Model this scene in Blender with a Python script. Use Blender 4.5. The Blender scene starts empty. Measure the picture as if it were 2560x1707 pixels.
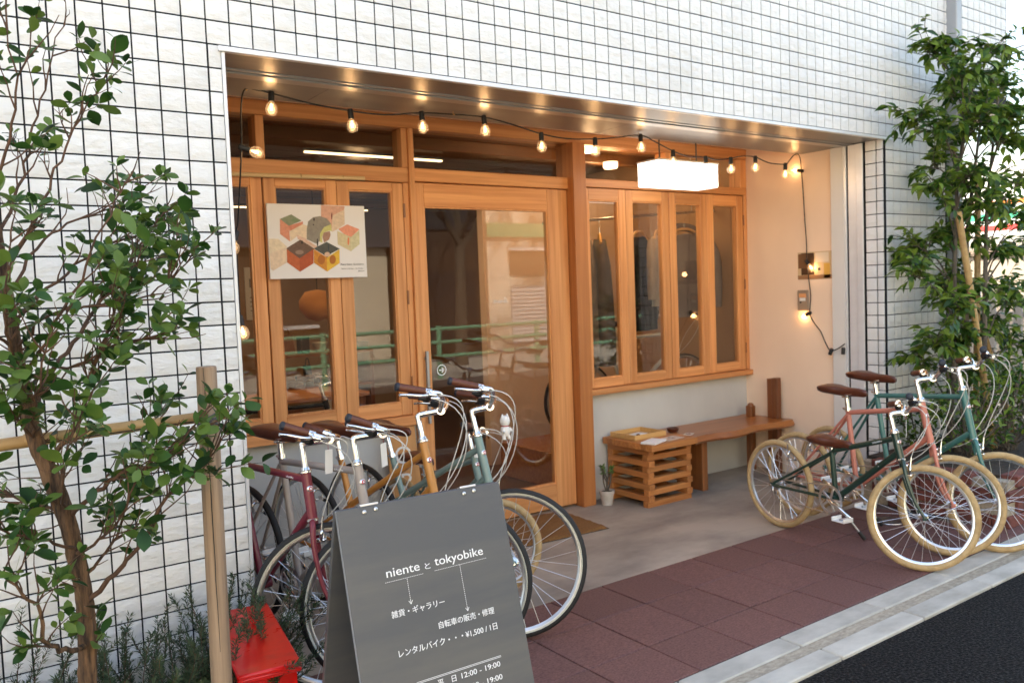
import bpy, math, random
from mathutils import Vector, Matrix, noise
rnd = random.Random(11)
sc = bpy.context.scene
COL = sc.collection
PI = math.pi

# ------------------------------------------------------------------ camera
cam_d = bpy.data.cameras.new('camera')
cam = bpy.data.objects.new('camera', cam_d)
COL.objects.link(cam)
_r = Vector((0.8137314, -0.5800137, -0.0377530))
_u = Vector((0.0649351, 0.0261707, 0.9975463))
_f = Vector((0.5776025, 0.8141862, -0.0589592))
CAM = Vector((-0.93477, -3.17697, 1.45876))
cam.matrix_world = Matrix(((_r.x, _u.x, -_f.x, CAM.x), (_r.y, _u.y, -_f.y, CAM.y), (_r.z, _u.z, -_f.z, CAM.z), (0, 0, 0, 1)))
cam_d.sensor_width = 36.0
cam_d.lens = 29.478
cam_d.clip_start = 0.05
cam_d.clip_end = 400
cam_d.dof.use_dof = True
cam_d.dof.focus_distance = 2.55
cam_d.dof.aperture_fstop = 5.6
sc.camera = cam

# ------------------------------------------------------------------ sky and sun
SUN_EL, SUN_AZ = math.radians(42), math.radians(-28)      # behind the shop, from the left
world = bpy.data.worlds.new('World')
sc.world = world
world.use_nodes = True
wn = world.node_tree
sky = wn.nodes.new('ShaderNodeTexSky')
sky.sky_type = 'NISHITA'
sky.sun_disc = False
sky.sun_elevation = SUN_EL
sky.sun_rotation = SUN_AZ
sky.air_density = 1.2
sky.dust_density = 2.5
sky.ozone_density = 0.6
bg = wn.nodes['Background']
wn.links.new(sky.outputs[0], bg.inputs[0])
bg.inputs[1].default_value = 0.15
sun_d = bpy.data.lights.new('sun', 'SUN')
sun_d.energy = 3.6
sun_d.angle = math.radians(0.53)
sun_d.color = (1.0, 0.93, 0.82)
sun = bpy.data.objects.new('sun', sun_d)
COL.objects.link(sun)
_sd = Vector((math.sin(SUN_AZ) * math.cos(SUN_EL), math.cos(SUN_AZ) * math.cos(SUN_EL), math.sin(SUN_EL)))
sun.rotation_euler = (-_sd).to_track_quat('-Z', 'Y').to_euler()
sun.location = _sd * 30

sc.view_settings.view_transform = 'Standard'
sc.view_settings.look = 'None'
sc.view_settings.exposure = 2.28
sc.view_settings.use_white_balance = True
sc.view_settings.white_balance_temperature = 7250
sc.view_settings.white_balance_tint = 10
sc.view_settings.gamma = 1.0
sc.view_settings.use_curve_mapping = False
sc.render.engine = 'CYCLES'
sc.cycles.use_denoising = True
sc.cycles.max_bounces = 7
sc.cycles.transparent_max_bounces = 24
sc.cycles.caustics_reflective = False
sc.cycles.caustics_refractive = False
sc.cycles.sample_clamp_indirect = 6.0
sc.cycles.blur_glossy = 0.5
WARM = (1.0, 0.62, 0.32)

# ------------------------------------------------------------------ materials
def node(nt, typ, **kw):
    n = nt.nodes.new(typ)
    for k, v in kw.items():
        setattr(n, k, v)
    return n

def ramp(nt, stops):
    r = nt.nodes.new('ShaderNodeValToRGB')
    el = r.color_ramp.elements
    while len(el) < len(stops):
        el.new(0.5)
    for e, (p, c) in zip(el, stops):
        e.position = p
        e.color = (c[0], c[1], c[2], 1)
    return r

def mat(name, c1, rough=0.6, metal=0.0, c2=None, scale=(6, 6, 6), detail=4, bump=0.0, bscale=None, bdist=0.01,
        coat=0.0, spec=None, rnd_amt=0.0, lo=0.35, hi=0.65, coord='obj', rvar=0.0):
    """principled with a noise colour variation in real position, a noise bump and an optional per-object tint"""
    m = bpy.data.materials.new(name)
    m.use_nodes = True
    nt = m.node_tree
    b = nt.nodes['Principled BSDF']
    b.inputs['Roughness'].default_value = rough
    b.inputs['Metallic'].default_value = metal
    b.inputs['Base Color'].default_value = (*c1, 1)
    if coat:
        b.inputs['Coat Weight'].default_value = coat
        b.inputs['Coat Roughness'].default_value = 0.12
    if spec is not None:
        b.inputs['Specular IOR Level'].default_value = spec
    vec = None
    if c2 is not None or bump or rnd_amt or rvar:
        if coord == 'pos':
            g = node(nt, 'ShaderNodeNewGeometry')
            src = g.outputs['Position']
        else:
            g = node(nt, 'ShaderNodeTexCoord')
            src = g.outputs['Object']
        oi = node(nt, 'ShaderNodeObjectInfo')
        add = node(nt, 'ShaderNodeVectorMath', operation='MULTIPLY_ADD')
        nt.links.new(oi.outputs['Random'], add.inputs[0])
        add.inputs[1].default_value = (37.0, 19.0, 53.0)
        nt.links.new(src, add.inputs[2])
        mp = node(nt, 'ShaderNodeMapping')
        mp.inputs['Scale'].default_value = scale
        nt.links.new(add.outputs[0], mp.inputs[0])
        vec = mp.outputs[0]
    colsock = None
    if c2 is not None:
        nz = node(nt, 'ShaderNodeTexNoise')
        nz.inputs['Scale'].default_value = 1.0
        nz.inputs['Detail'].default_value = detail
        nz.inputs['Roughness'].default_value = 0.6
        nt.links.new(vec, nz.inputs['Vector'])
        rp = ramp(nt, [(lo, c1), (hi, c2)])
        nt.links.new(nz.outputs['Fac'], rp.inputs[0])
        colsock = rp.outputs[0]
        if rvar:
            mr = node(nt, 'ShaderNodeMapRange')
            mr.inputs['To Min'].default_value = rough - rvar
            mr.inputs['To Max'].default_value = rough + rvar
            nt.links.new(nz.outputs['Fac'], mr.inputs['Value'])
            nt.links.new(mr.outputs[0], b.inputs['Roughness'])
    if rnd_amt:
        hs = node(nt, 'ShaderNodeHueSaturation')
        mr = node(nt, 'ShaderNodeMapRange')
        mr.inputs['To Min'].default_value = 1 - rnd_amt
        mr.inputs['To Max'].default_value = 1 + rnd_amt
        nt.links.new(oi.outputs['Random'], mr.inputs['Value'])
        nt.links.new(mr.outputs[0], hs.inputs['Value'])
        if colsock:
            nt.links.new(colsock, hs.inputs['Color'])
        else:
            hs.inputs['Color'].default_value = (*c1, 1)
        colsock = hs.outputs[0]
    if colsock:
        nt.links.new(colsock, b.inputs['Base Color'])
    if bump:
        n2 = node(nt, 'ShaderNodeTexNoise')
        n2.inputs['Scale'].default_value = 1.0
        n2.inputs['Detail'].default_value = 5
        mp2 = node(nt, 'ShaderNodeMapping')
        mp2.inputs['Scale'].default_value = bscale or scale
        nt.links.new(add.outputs[0], mp2.inputs[0])
        nt.links.new(mp2.outputs[0], n2.inputs['Vector'])
        bp = node(nt, 'ShaderNodeBump')
        bp.inputs['Strength'].default_value = bump
        bp.inputs['Distance'].default_value = bdist
        nt.links.new(n2.outputs['Fac'], bp.inputs['Height'])
        nt.links.new(bp.outputs[0], b.inputs['Normal'])
    return m

def wood(name, c1, c2, axis, rough=0.45, fine=1.0, bump=0.15, rnd_amt=0.15):
    s = [34 * fine, 34 * fine, 34 * fine]
    s['xyz'.index(axis)] = 1.1 * fine
    bs = [150, 150, 150]
    bs['xyz'.index(axis)] = 4
    return mat(name, c1, rough, c2=c2, scale=tuple(s), detail=6, bump=bump, bscale=tuple(bs), bdist=0.002, rnd_amt=rnd_amt, lo=0.3, hi=0.72)

def emis(name, c, s):
    m = bpy.data.materials.new(name)
    m.use_nodes = True
    b = m.node_tree.nodes['Principled BSDF']
    b.inputs['Base Color'].default_value = (0.8, 0.8, 0.8, 1)
    b.inputs['Emission Color'].default_value = (*c, 1)
    b.inputs['Emission Strength'].default_value = s
    return m

def glassy(name, tint=(1, 1, 1), refl=1.0, rough=0.0, ior=1.5, haze=0.0):
    m = bpy.data.materials.new(name)
    m.use_nodes = True
    nt = m.node_tree
    nt.nodes.remove(nt.nodes['Principled BSDF'])
    tr = node(nt, 'ShaderNodeBsdfTransparent')
    tr.inputs[0].default_value = (*tint, 1)
    gl = node(nt, 'ShaderNodeBsdfGlossy')
    gl.inputs['Roughness'].default_value = rough
    gl.inputs['Color'].default_value = (refl, refl, refl, 1)
    fr = node(nt, 'ShaderNodeFresnel')
    fr.inputs['IOR'].default_value = ior
    mx = node(nt, 'ShaderNodeMixShader')
    gm = node(nt, 'ShaderNodeNewGeometry')
    io = node(nt, 'ShaderNodeMapRange')
    io.inputs['To Min'].default_value = ior
    io.inputs['To Max'].default_value = 1.0 / ior
    nt.links.new(gm.outputs['Backfacing'], io.inputs['Value'])
    nt.links.new(io.outputs[0], fr.inputs['IOR'])
    nt.links.new(fr.outputs[0], mx.inputs[0])
    nt.links.new(tr.outputs[0], mx.inputs[1])
    nt.links.new(gl.outputs[0], mx.inputs[2])
    out = mx.outputs[0]
    if haze:
        tl = node(nt, 'ShaderNodeBsdfTranslucent')
        df = node(nt, 'ShaderNodeBsdfDiffuse')
        ad = node(nt, 'ShaderNodeMixShader')
        nt.links.new(tl.outputs[0], ad.inputs[1]); nt.links.new(df.outputs[0], ad.inputs[2])
        m2 = node(nt, 'ShaderNodeMixShader')
        m2.inputs[0].default_value = haze
        nt.links.new(out, m2.inputs[1]); nt.links.new(ad.outputs[0], m2.inputs[2])
        out = m2.outputs[0]
    nt.links.new(out, nt.nodes['Material Output'].inputs['Surface'])
    return m

def leafmat(name, c1, c2, c3, gloss=0.32):
    """leaf: hue varies leaf by leaf and over the crown, some light comes through"""
    m = bpy.data.materials.new(name)
    m.use_nodes = True
    nt = m.node_tree
    b = nt.nodes['Principled BSDF']
    b.inputs['Roughness'].default_value = gloss + 0.08
    b.inputs['Specular IOR Level'].default_value = 0.35
    at = node(nt, 'ShaderNodeAttribute', attribute_name='leafvar')
    oi = node(nt, 'ShaderNodeObjectInfo')
    g = node(nt, 'ShaderNodeNewGeometry')
    nz = node(nt, 'ShaderNodeTexNoise')
    nz.inputs['Scale'].default_value = 9.0
    nt.links.new(g.outputs['Position'], nz.inputs['Vector'])
    a1 = node(nt, 'ShaderNodeMath', operation='ADD')
    nt.links.new(at.outputs['Fac'], a1.inputs[0])
    nt.links.new(oi.outputs['Random'], a1.inputs[1])
    fr = node(nt, 'ShaderNodeMath', operation='FRACT')
    nt.links.new(a1.outputs[0], fr.inputs[0])
    mx = node(nt, 'ShaderNodeMath', operation='MULTIPLY_ADD')
    nt.links.new(fr.outputs[0], mx.inputs[0])
    mx.inputs[1].default_value = 0.7
    nt.links.new(nz.outputs['Fac'], mx.inputs[2])
    rp = ramp(nt, [(0.35, c1), (0.75, c2), (1.15 if False else 1.0, c3)])
    nt.links.new(mx.outputs[0], rp.inputs[0])
    nt.links.new(rp.outputs[0], b.inputs['Base Color'])
    tl = node(nt, 'ShaderNodeBsdfTranslucent')
    nt.links.new(rp.outputs[0], tl.inputs[0])
    ms = node(nt, 'ShaderNodeMixShader')
    ms.inputs[0].default_value = 0.28
    nt.links.new(b.outputs[0], ms.inputs[1])
    nt.links.new(tl.outputs[0], ms.inputs[2])
    nt.links.new(ms.outputs[0], nt.nodes['Material Output'].inputs['Surface'])
    return m

M = {}
M['tile'] = mat('white_split_tile', (0.73, 0.735, 0.735), 0.5, c2=(0.60, 0.60, 0.59), scale=(3, 3, 1.4), detail=8, lo=0.4, hi=0.85, bump=0.9, bscale=(20, 20, 42), bdist=0.008, coord='pos', rnd_amt=0.035)
M['grout'] = mat('black_grout', (0.012, 0.014, 0.018), 0.9)
M['metal_white'] = mat('pale_aluminium', (0.74, 0.75, 0.77), 0.35, 0.25, c2=(0.68, 0.69, 0.71), scale=(2, 2, 8))
M['metal_grey'] = mat('grey_aluminium', (0.42, 0.43, 0.45), 0.35, 0.6)
M['bronze'] = mat('brushed_steel_soffit', (0.22, 0.225, 0.235), 0.38, 0.45, c2=(0.18, 0.185, 0.195), scale=(1, 5, 5))
M['black'] = mat('black_rubber', (0.012, 0.012, 0.013), 0.55)
CED1, CED2 = (0.76, 0.365, 0.145), (0.50, 0.185, 0.058)
M['cedar_z'] = wood('cedar_upright', CED1, CED2, 'z')
M['cedar_x'] = wood('cedar_level', CED1, CED2, 'x')
M['cedar_y'] = wood('cedar_deep', CED1, CED2, 'y')
M['post'] = wood('dark_cedar_post', (0.50, 0.19, 0.06), (0.37, 0.125, 0.036), 'z')
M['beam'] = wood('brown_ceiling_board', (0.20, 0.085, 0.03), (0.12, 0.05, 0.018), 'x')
M['bench'] = wood('oiled_bench_wood', (0.42, 0.155, 0.042), (0.24, 0.075, 0.02), 'x', rough=0.3)
M['bench_z'] = wood('oiled_bench_leg', (0.30, 0.11, 0.035), (0.17, 0.055, 0.018), 'z', rough=0.35)
M['crate_x'] = wood('pine_block_level', (0.54, 0.225, 0.07), (0.34, 0.115, 0.032), 'x', fine=1.3, rnd_amt=0.16)
M['crate_y'] = wood('pine_block_deep', (0.52, 0.215, 0.068), (0.33, 0.11, 0.032), 'y', fine=1.3, rnd_amt=0.16)
M['tray'] = wood('pale_tray_wood', (0.70, 0.43, 0.17), (0.60, 0.34, 0.12), 'x')
M['plaster_grey'] = mat('grey_plaster', (0.56, 0.56, 0.54), 0.85, c2=(0.49, 0.49, 0.475), scale=(1.6, 1.6, 1.2), bump=0.1, bscale=(60, 60, 60), bdist=0.002)
M['plaster_tan'] = mat('cream_plaster', (0.90, 0.69, 0.53), 0.85, c2=(0.84, 0.63, 0.475), scale=(1.2, 1.2, 0.9), bump=0.1, bscale=(70, 70, 70), bdist=0.002)
M['plaster_white'] = mat('white_plaster', (0.72, 0.69, 0.66), 0.85, c2=(0.66, 0.63, 0.6), scale=(1.5, 1.5, 1), bump=0.1, bscale=(70, 70, 70), bdist=0.002)
M['concrete'] = mat('stained_concrete_floor', (0.42, 0.355, 0.285), 0.5, c2=(0.16, 0.135, 0.115), scale=(1.3, 2.3, 3), detail=9, bump=0.12, bscale=(40, 40, 40), bdist=0.003, lo=0.38, hi=0.72, rvar=0.12)
M['paver'] = mat('red_brown_paver', (0.215, 0.10, 0.088), 0.62, c2=(0.08, 0.033, 0.029), scale=(90, 150, 90), detail=9, bump=0.35, bscale=(120, 190, 120), bdist=0.003, rnd_amt=0.14, lo=0.3, hi=0.7)
M['joint'] = mat('paver_joint', (0.17, 0.14, 0.125), 0.95, c2=(0.05, 0.04, 0.037), scale=(2.2, 2.2, 3), lo=0.42, hi=0.56)
M['kerb'] = mat('pale_concrete_kerb', (0.56, 0.535, 0.475), 0.8, c2=(0.38, 0.36, 0.315), scale=(4, 7, 9), detail=9, bump=0.25, bscale=(70, 70, 70), bdist=0.003, rnd_amt=0.08)
M['mortar'] = mat('sandy_mortar', (0.47, 0.41, 0.32), 0.95, c2=(0.30, 0.26, 0.20), scale=(30, 60, 60), detail=8, bump=0.6, bscale=(120, 120, 120), bdist=0.006)
M['asphalt'] = mat('dark_asphalt', (0.006, 0.006, 0.007), 0.75, c2=(0.075, 0.075, 0.078), scale=(95, 95, 95), detail=2, bump=1.0, bscale=(85, 85, 85), bdist=0.03, coord='pos', lo=0.48, hi=0.78, spec=0.12)
M['soil'] = mat('planting_soil', (0.06, 0.042, 0.03), 0.95, c2=(0.025, 0.02, 0.015), scale=(25, 25, 25), bump=1.0, bscale=(40, 40, 40), bdist=0.03)
M['brick'] = mat('dark_red_brick', (0.19, 0.055, 0.04), 0.8, c2=(0.10, 0.035, 0.03), scale=(20, 20, 20), bump=0.4, bscale=(90, 90, 90), bdist=0.004, rnd_amt=0.2)
M['board'] = mat('grey_stained_board', (0.082, 0.086, 0.095), 0.45, c2=(0.135, 0.128, 0.118), scale=(1.4, 1.4, 9), detail=7, bump=0.12, bscale=(8, 8, 160), bdist=0.001, lo=0.4, hi=0.8)
M['white_print'] = mat('white_vinyl', (0.86, 0.87, 0.88), 0.5)
M['chrome'] = mat('polished_metal', (0.82, 0.82, 0.82), 0.14, 1.0)
M['alu'] = mat('satin_rim_metal', (0.80, 0.81, 0.83), 0.28, 1.0)
M['hub'] = mat('dull_hub_metal', (0.55, 0.55, 0.55), 0.3, 1.0)
M['leather'] = mat('brown_saddle_vinyl', (0.105, 0.026, 0.011), 0.36, c2=(0.08, 0.02, 0.009), scale=(30, 30, 30), bump=0.1, bscale=(200, 200, 200), bdist=0.001)
M['grip'] = mat('brown_grip_leather', (0.13, 0.036, 0.017), 0.48, c2=(0.10, 0.028, 0.013), scale=(60, 60, 60))
M['cap'] = mat('navy_rubber_cap', (0.015, 0.02, 0.032), 0.55)
M['tyre_black'] = mat('black_tyre', (0.012, 0.012, 0.013), 0.7)
M['tyre_wall'] = mat('cream_tyre_wall', (0.62, 0.60, 0.49), 0.7)
M['tyre_tan'] = mat('tan_tyre', (0.50, 0.35, 0.175), 0.8, c2=(0.38, 0.255, 0.12), scale=(30, 30, 30))
M['cable'] = mat('white_cable', (0.62, 0.61, 0.58), 0.4)
M['card'] = mat('white_card', (0.80, 0.78, 0.74), 0.8)
M['red_thread'] = mat('red_thread', (0.40, 0.03, 0.04), 0.8)
M['red_paint'] = mat('glossy_red_paint', (0.56, 0.006, 0.005), 0.3, c2=(0.36, 0.018, 0.014), scale=(9, 22, 9), detail=9, lo=0.5, hi=0.8, rvar=0.1, coat=0.25, bump=0.08, bscale=(25, 25, 25), bdist=0.002)
M['glass'] = glassy('shop_glass', (0.90, 0.89, 0.87), 1.0, 0.0, 1.45)
M['bulb_glass'] = glassy('bulb_glass', (0.93, 0.86, 0.76), 1.0, 0.0, 1.5, 0.045)
M['filament'] = emis('glowing_filament', (1.0, 0.60, 0.26), 3.6)
M['bark'] = mat('flaky_brown_bark', (0.19, 0.105, 0.055), 0.95, c2=(0.03, 0.018, 0.012), scale=(55, 55, 9), detail=7, bump=1.0, bscale=(70, 70, 12), bdist=0.012, lo=0.38, hi=0.64, coord='pos')
M['twig'] = mat('reddish_twig', (0.13, 0.065, 0.038), 0.85, c2=(0.06, 0.034, 0.022), scale=(30, 30, 30))
M['bark_grey'] = mat('grey_bark', (0.14, 0.115, 0.09), 0.9, c2=(0.07, 0.06, 0.05), scale=(30, 30, 8), bump=0.6, bscale=(60, 60, 12), bdist=0.006, coord='pos')
M['leaf'] = leafmat('broad_leaf', (0.010, 0.034, 0.013), (0.034, 0.098, 0.018), (0.12, 0.20, 0.04))
M['leaf_r'] = leafmat('pointed_leaf', (0.014, 0.045, 0.011), (0.045, 0.115, 0.016), (0.18, 0.27, 0.04), 0.3)
M['needle'] = leafmat('rosemary_needle', (0.022, 0.046, 0.022), (0.038, 0.070, 0.032), (0.07, 0.105, 0.05), 0.5)
M['stake'] = wood('weathered_stake', (0.36, 0.255, 0.175), (0.20, 0.135, 0.09), 'z', rough=0.8, fine=2.2, bump=0.4)
M['bamboo'] = mat('dry_bamboo', (0.53, 0.36, 0.16), 0.5, c2=(0.34, 0.20, 0.085), scale=(5, 14, 14), detail=5)
M['rope'] = mat('grey_rope', (0.09, 0.09, 0.095), 0.9)
M['coir'] = mat('coir_mat', (0.27, 0.125, 0.035), 0.95, c2=(0.17, 0.075, 0.02), scale=(90, 200, 90), bump=1.0, bscale=(130, 160, 130), bdist=0.01)
M['terracotta'] = mat('whitewashed_pot', (0.55, 0.50, 0.45), 0.85, c2=(0.45, 0.40, 0.35), scale=(25, 25, 25))
M['lightbox'] = emis('lit_acrylic', (1.0, 0.985, 0.96), 0.8)
M['led'] = emis('led_strip', (1.0, 0.72, 0.42), 1.0)
M['ink'] = mat('dark_ink', (0.03, 0.03, 0.03), 0.8)
M['ink_grey'] = mat('grey_ink', (0.25, 0.24, 0.24), 0.8)
M['paper'] = mat('white_paper', (0.78, 0.76, 0.73), 0.75)
M['fence'] = mat('grey_fence_slat', (0.38, 0.37, 0.36), 0.6)
M['steel'] = mat('grey_steel_column', (0.36, 0.37, 0.39), 0.45, 0.3, c2=(0.32, 0.33, 0.35), scale=(4, 4, 2))

def cmat(name, c, rough=0.7, c2=None, **k):
    if name not in M:
        M[name] = mat(name, c, rough, c2=c2, **k)
    return M[name]

# ------------------------------------------------------------------ mesh builder
def frame_of(d):
    d = d.normalized()
    a = Vector((0, 0, 1)) if abs(d.z) < 0.9 else Vector((1, 0, 0))
    x = d.cross(a).normalized()
    return x, d.cross(x).normalized()

def catmull(pts, n=6):
    pts = [Vector(p) for p in pts]
    if len(pts) < 3:
        return pts
    out = []
    P = [pts[0] * 2 - pts[1]] + pts + [pts[-1] * 2 - pts[-2]]
    for i in range(1, len(P) - 2):
        p0, p1, p2, p3 = P[i - 1:i + 3]
        for k in range(n):
            t = k / n
            out.append(0.5 * ((2 * p1) + (p2 - p0) * t + (2 * p0 - 5 * p1 + 4 * p2 - p3) * t * t + (3 * p1 - p0 - 3 * p2 + p3) * t ** 3))
    out.append(pts[-1])
    return out

class MB:
    def __init__(self, mtx=None):
        self.v, self.f, self.m, self.M = [], [], [], mtx
    def add(self, vs, fs, m=0, mtx=None):
        o = len(self.v)
        T = self.M if mtx is None else (self.M @ mtx if self.M else mtx)
        self.v += [tuple(T @ Vector(p)) for p in vs] if T else [tuple(p) for p in vs]
        self.f += [tuple(i + o for i in q) for q in fs]
        self.m += [m] * len(fs)
        return self
    def box(self, x0, x1, y0, y1, z0, z1, ch=0.0, m=0, mtx=None):
        c = ((x0 + x1) / 2, (y0 + y1) / 2, (z0 + z1) / 2)
        h = (abs(x1 - x0) / 2, abs(y1 - y0) / 2, abs(z1 - z0) / 2)
        T = Matrix.Translation(c)
        if mtx:
            T = mtx @ T
        return self.cbox(h, ch, m, T)
    def cbox(self, h, ch=0.0, m=0, mtx=None):
        ch = min(ch, min(h) * 0.6)
        if ch <= 0:
            vs = [(sx * h[0], sy * h[1], sz * h[2]) for sx in (-1, 1) for sy in (-1, 1) for sz in (-1, 1)]
            fs = [(0, 1, 3, 2), (4, 6, 7, 5), (0, 4, 5, 1), (2, 3, 7, 6), (0, 2, 6, 4), (1, 5, 7, 3)]
            return self.add(vs, fs, m, mtx)
        vs, idx = [], {}
        for sx in (-1, 1):
            for sy in (-1, 1):
                for sz in (-1, 1):
                    s = (sx, sy, sz)
                    for a in range(3):
                        p = [s[k] * (h[k] if k == a else h[k] - ch) for k in range(3)]
                        idx[(s, a)] = len(vs)
                        vs.append(p)
        fs = []
        S = (-1, 1)
        for a in range(3):
            b, c = (a + 1) % 3, (a + 2) % 3
            for sa in S:
                def key(sb, scv):
                    s = [0, 0, 0]; s[a] = sa; s[b] = sb; s[c] = scv
                    return idx[(tuple(s), a)]
                q = [key(-1, -1), key(1, -1), key(1, 1), key(-1, 1)]
                fs.append(tuple(q if sa > 0 else q[::-1]))
            for sb in S:
                for scv in S:
                    def k2(sa, ax):
                        s = [0, 0, 0]; s[a] = sa; s[b] = sb; s[c] = scv
                        return idx[(tuple(s), ax)]
                    q = [k2(-1, b), k2(1, b), k2(1, c), k2(-1, c)]
                    fs.append(tuple(q if sb * scv < 0 else q[::-1]))
        for s in [(x, y, z) for x in S for y in S for z in S]:
            q = [idx[(s, 0)], idx[(s, 1)], idx[(s, 2)]]
            fs.append(tuple(q if s[0] * s[1] * s[2] > 0 else q[::-1]))
        return self.add(vs, fs, m, mtx)
    def bar(self, p, q, w, d, ch=0.0, up=(0, 0, 1), m=0):
        """a bar from p to q, w wide across `up`, d along it"""
        p, q = Vector(p), Vector(q)
        z = (q - p).normalized()
        u = Vector(up)
        x = u.cross(z)
        x = x.normalized() if x.length > 1e-5 else Vector((1, 0, 0))
        y = z.cross(x)
        c = (p + q) / 2
        T = Matrix(((x.x, y.x, z.x, c.x), (x.y, y.y, z.y, c.y), (x.z, y.z, z.z, c.z), (0, 0, 0, 1)))
        return self.cbox((w / 2, d / 2, (q - p).length / 2), ch, m, T)
    def tube(self, pts, r, n=8, cap=True, m=0):
        pts = [Vector(p) for p in pts]
        rs = r if isinstance(r, (list, tuple)) else [r] * len(pts)
        vs, fs = [], []
        px = None
        for i, p in enumerate(pts):
            d = (pts[min(i + 1, len(pts) - 1)] - pts[max(i - 1, 0)])
            if d.length < 1e-9:
                d = Vector((0, 0, 1))
            d.normalize()
            if px is None:
                x, y = frame_of(d)
            else:
                x = px - d * px.dot(d)
                x = x.normalized() if x.length > 1e-6 else frame_of(d)[0]
                y = d.cross(x)
            px = x
            for k in range(n):
                a = 2 * PI * k / n
                vs.append(p + (x * math.cos(a) + y * math.sin(a)) * rs[i])
        for i in range(len(pts) - 1):
            for k in range(n):
                a, b = i * n + k, i * n + (k + 1) % n
                fs.append((a, b, b + n, a + n))
        if cap and n > 2:
            fs.append(tuple(range(n))[::-1])
            fs.append(tuple((len(pts) - 1) * n + k for k in range(n)))
        return self.add(vs, fs, m)
    def lathe(self, prof, n=16, mtx=None, m=0, close=False):
        """(r, h) pairs turned about local z"""
        vs, fs = [], []
        for r, h in prof:
            for k in range(n):
                a = 2 * PI * k / n
                vs.append((r * math.cos(a), r * math.sin(a), h))
        L = len(prof)
        for i in range(L if close else L - 1):
            j = (i + 1) % L
            for k in range(n):
                k2 = (k + 1) % n
                fs.append((i * n + k, i * n + k2, j * n + k2, j * n + k))
        if not close:
            if prof[0][0] > 1e-6:
                fs.append(tuple(range(n))[::-1])
            if prof[-1][0] > 1e-6:
                fs.append(tuple((L - 1) * n + k for k in range(n)))
        return self.add(vs, fs, m, mtx)
    def prism(self, poly, vec, m=0, mtx=None):
        n = len(poly)
        vec = Vector(vec)
        vs = [Vector(p) for p in poly] + [Vector(p) + vec for p in poly]
        fs = [tuple(range(n))[::-1], tuple(range(n, 2 * n))]
        for k in range(n):
            fs.append((k, (k + 1) % n, n + (k + 1) % n, n + k))
        return self.add(vs, fs, m, mtx)
    def mesh(self, name, mats, smooth=0):
        me = bpy.data.meshes.new(name)
        me.from_pydata(self.v, [], self.f)
        for x in (mats if isinstance(mats, (list, tuple)) else [mats]):
            me.materials.append(x)
        if any(self.m):
            me.polygons.foreach_set('material_index', self.m)
        if smooth:
            me.shade_smooth()
            me.set_sharp_from_angle(angle=math.radians(smooth))
        me.update()
        return me
    def build(self, name, mats, parent=None, smooth=0):
        return obj(name, self.mesh(name, mats, smooth), parent)

def tag(o, label=None, cat=None, group=None, kind=None):
    if label: o['label'] = label
    if cat: o['category'] = cat
    if group: o['group'] = group
    if kind: o['kind'] = kind
    return o

_abs = {}
def thing(name, label, cat, loc=(0, 0, 0), rotz=0.0, group=None, local=False):
    """an Empty at the thing's base; parts are given in world metres unless local"""
    o = bpy.data.objects.new(name, None)
    COL.objects.link(o)
    o.empty_display_size = 0.1
    o.location = loc
    o.rotation_euler = (0, 0, rotz)
    tag(o, label, cat, group)
    if not local:
        _abs[o.name] = tuple(loc)
    return o

def obj(name, me, parent=None):
    o = bpy.data.objects.new(name, me)
    COL.objects.link(o)
    if parent is not None:
        o.parent = parent
        if parent.name in _abs:
            o.matrix_parent_inverse = Matrix.Translation([-c for c in _abs[parent.name]])
    return o

def copy_part(src, parent, mtx=None):
    c = src.copy()
    COL.objects.link(c)
    c.parent = parent
    if parent is not None and parent.name in _abs:
        c.matrix_parent_inverse = Matrix.Translation([-v for v in _abs[parent.name]])
    if mtx is not None:
        c.matrix_basis = mtx
    return c

def text_mesh(s, size, align='LEFT', ext=0.0006, spacing=1.0):
    cu = bpy.data.curves.new('lettering', 'FONT')
    cu.body = s
    cu.size = size
    cu.align_x = align
    cu.extrude = ext
    cu.space_character = spacing
    cu.resolution_u = 3
    o = bpy.data.objects.new('lettering', cu)
    COL.objects.link(o)
    dg = bpy.context.evaluated_depsgraph_get()
    me = bpy.data.meshes.new_from_object(o.evaluated_get(dg))
    bpy.data.objects.remove(o)
    bpy.data.curves.remove(cu)
    return me

def text_on(name, s, size, mtx, mt, parent, width=None, align='LEFT', spacing=1.0, ext=0.0006):
    me = text_mesh(s, size, align, ext, spacing)
    if width and me.vertices:
        xs = [v.co.x for v in me.vertices]
        k = width / max(1e-6, max(xs) - min(xs))
        x0 = min(xs)
        for v in me.vertices:
            v.co.x = (v.co.x - x0) * k
    me.transform(mtx)
    me.materials.clear()
    me.materials.append(mt)
    return obj(name, me, parent)

def basis(o, x, y):
    x, y = Vector(x).normalized(), Vector(y).normalized()
    z = x.cross(y)
    o = Vector(o)
    return Matrix(((x.x, y.x, z.x, o.x), (x.y, y.y, z.y, o.y), (x.z, y.z, z.z, o.z), (0, 0, 0, 1)))

def boxes(name, bx, m, parent, ch=0.001):
    for q in bx:
        MB().box(*q, ch).build(name, m, parent)
# ------------------------------------------------------------------ the setting
def struct(name, mb, m, smooth=0):
    return tag(mb.build(name, m, None, smooth), kind='structure')

struct('ground', MB().box(-150, 150, -150, 150, -0.5, -0.045), cmat('grey_ground', (0.28, 0.27, 0.26), 0.9, c2=(0.22, 0.21, 0.2), scale=(0.6, 0.6, 0.6)))
struct('road', MB().box(-90, 90, -6.0, -1.309, -0.2, -0.012), M['asphalt'])
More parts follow.
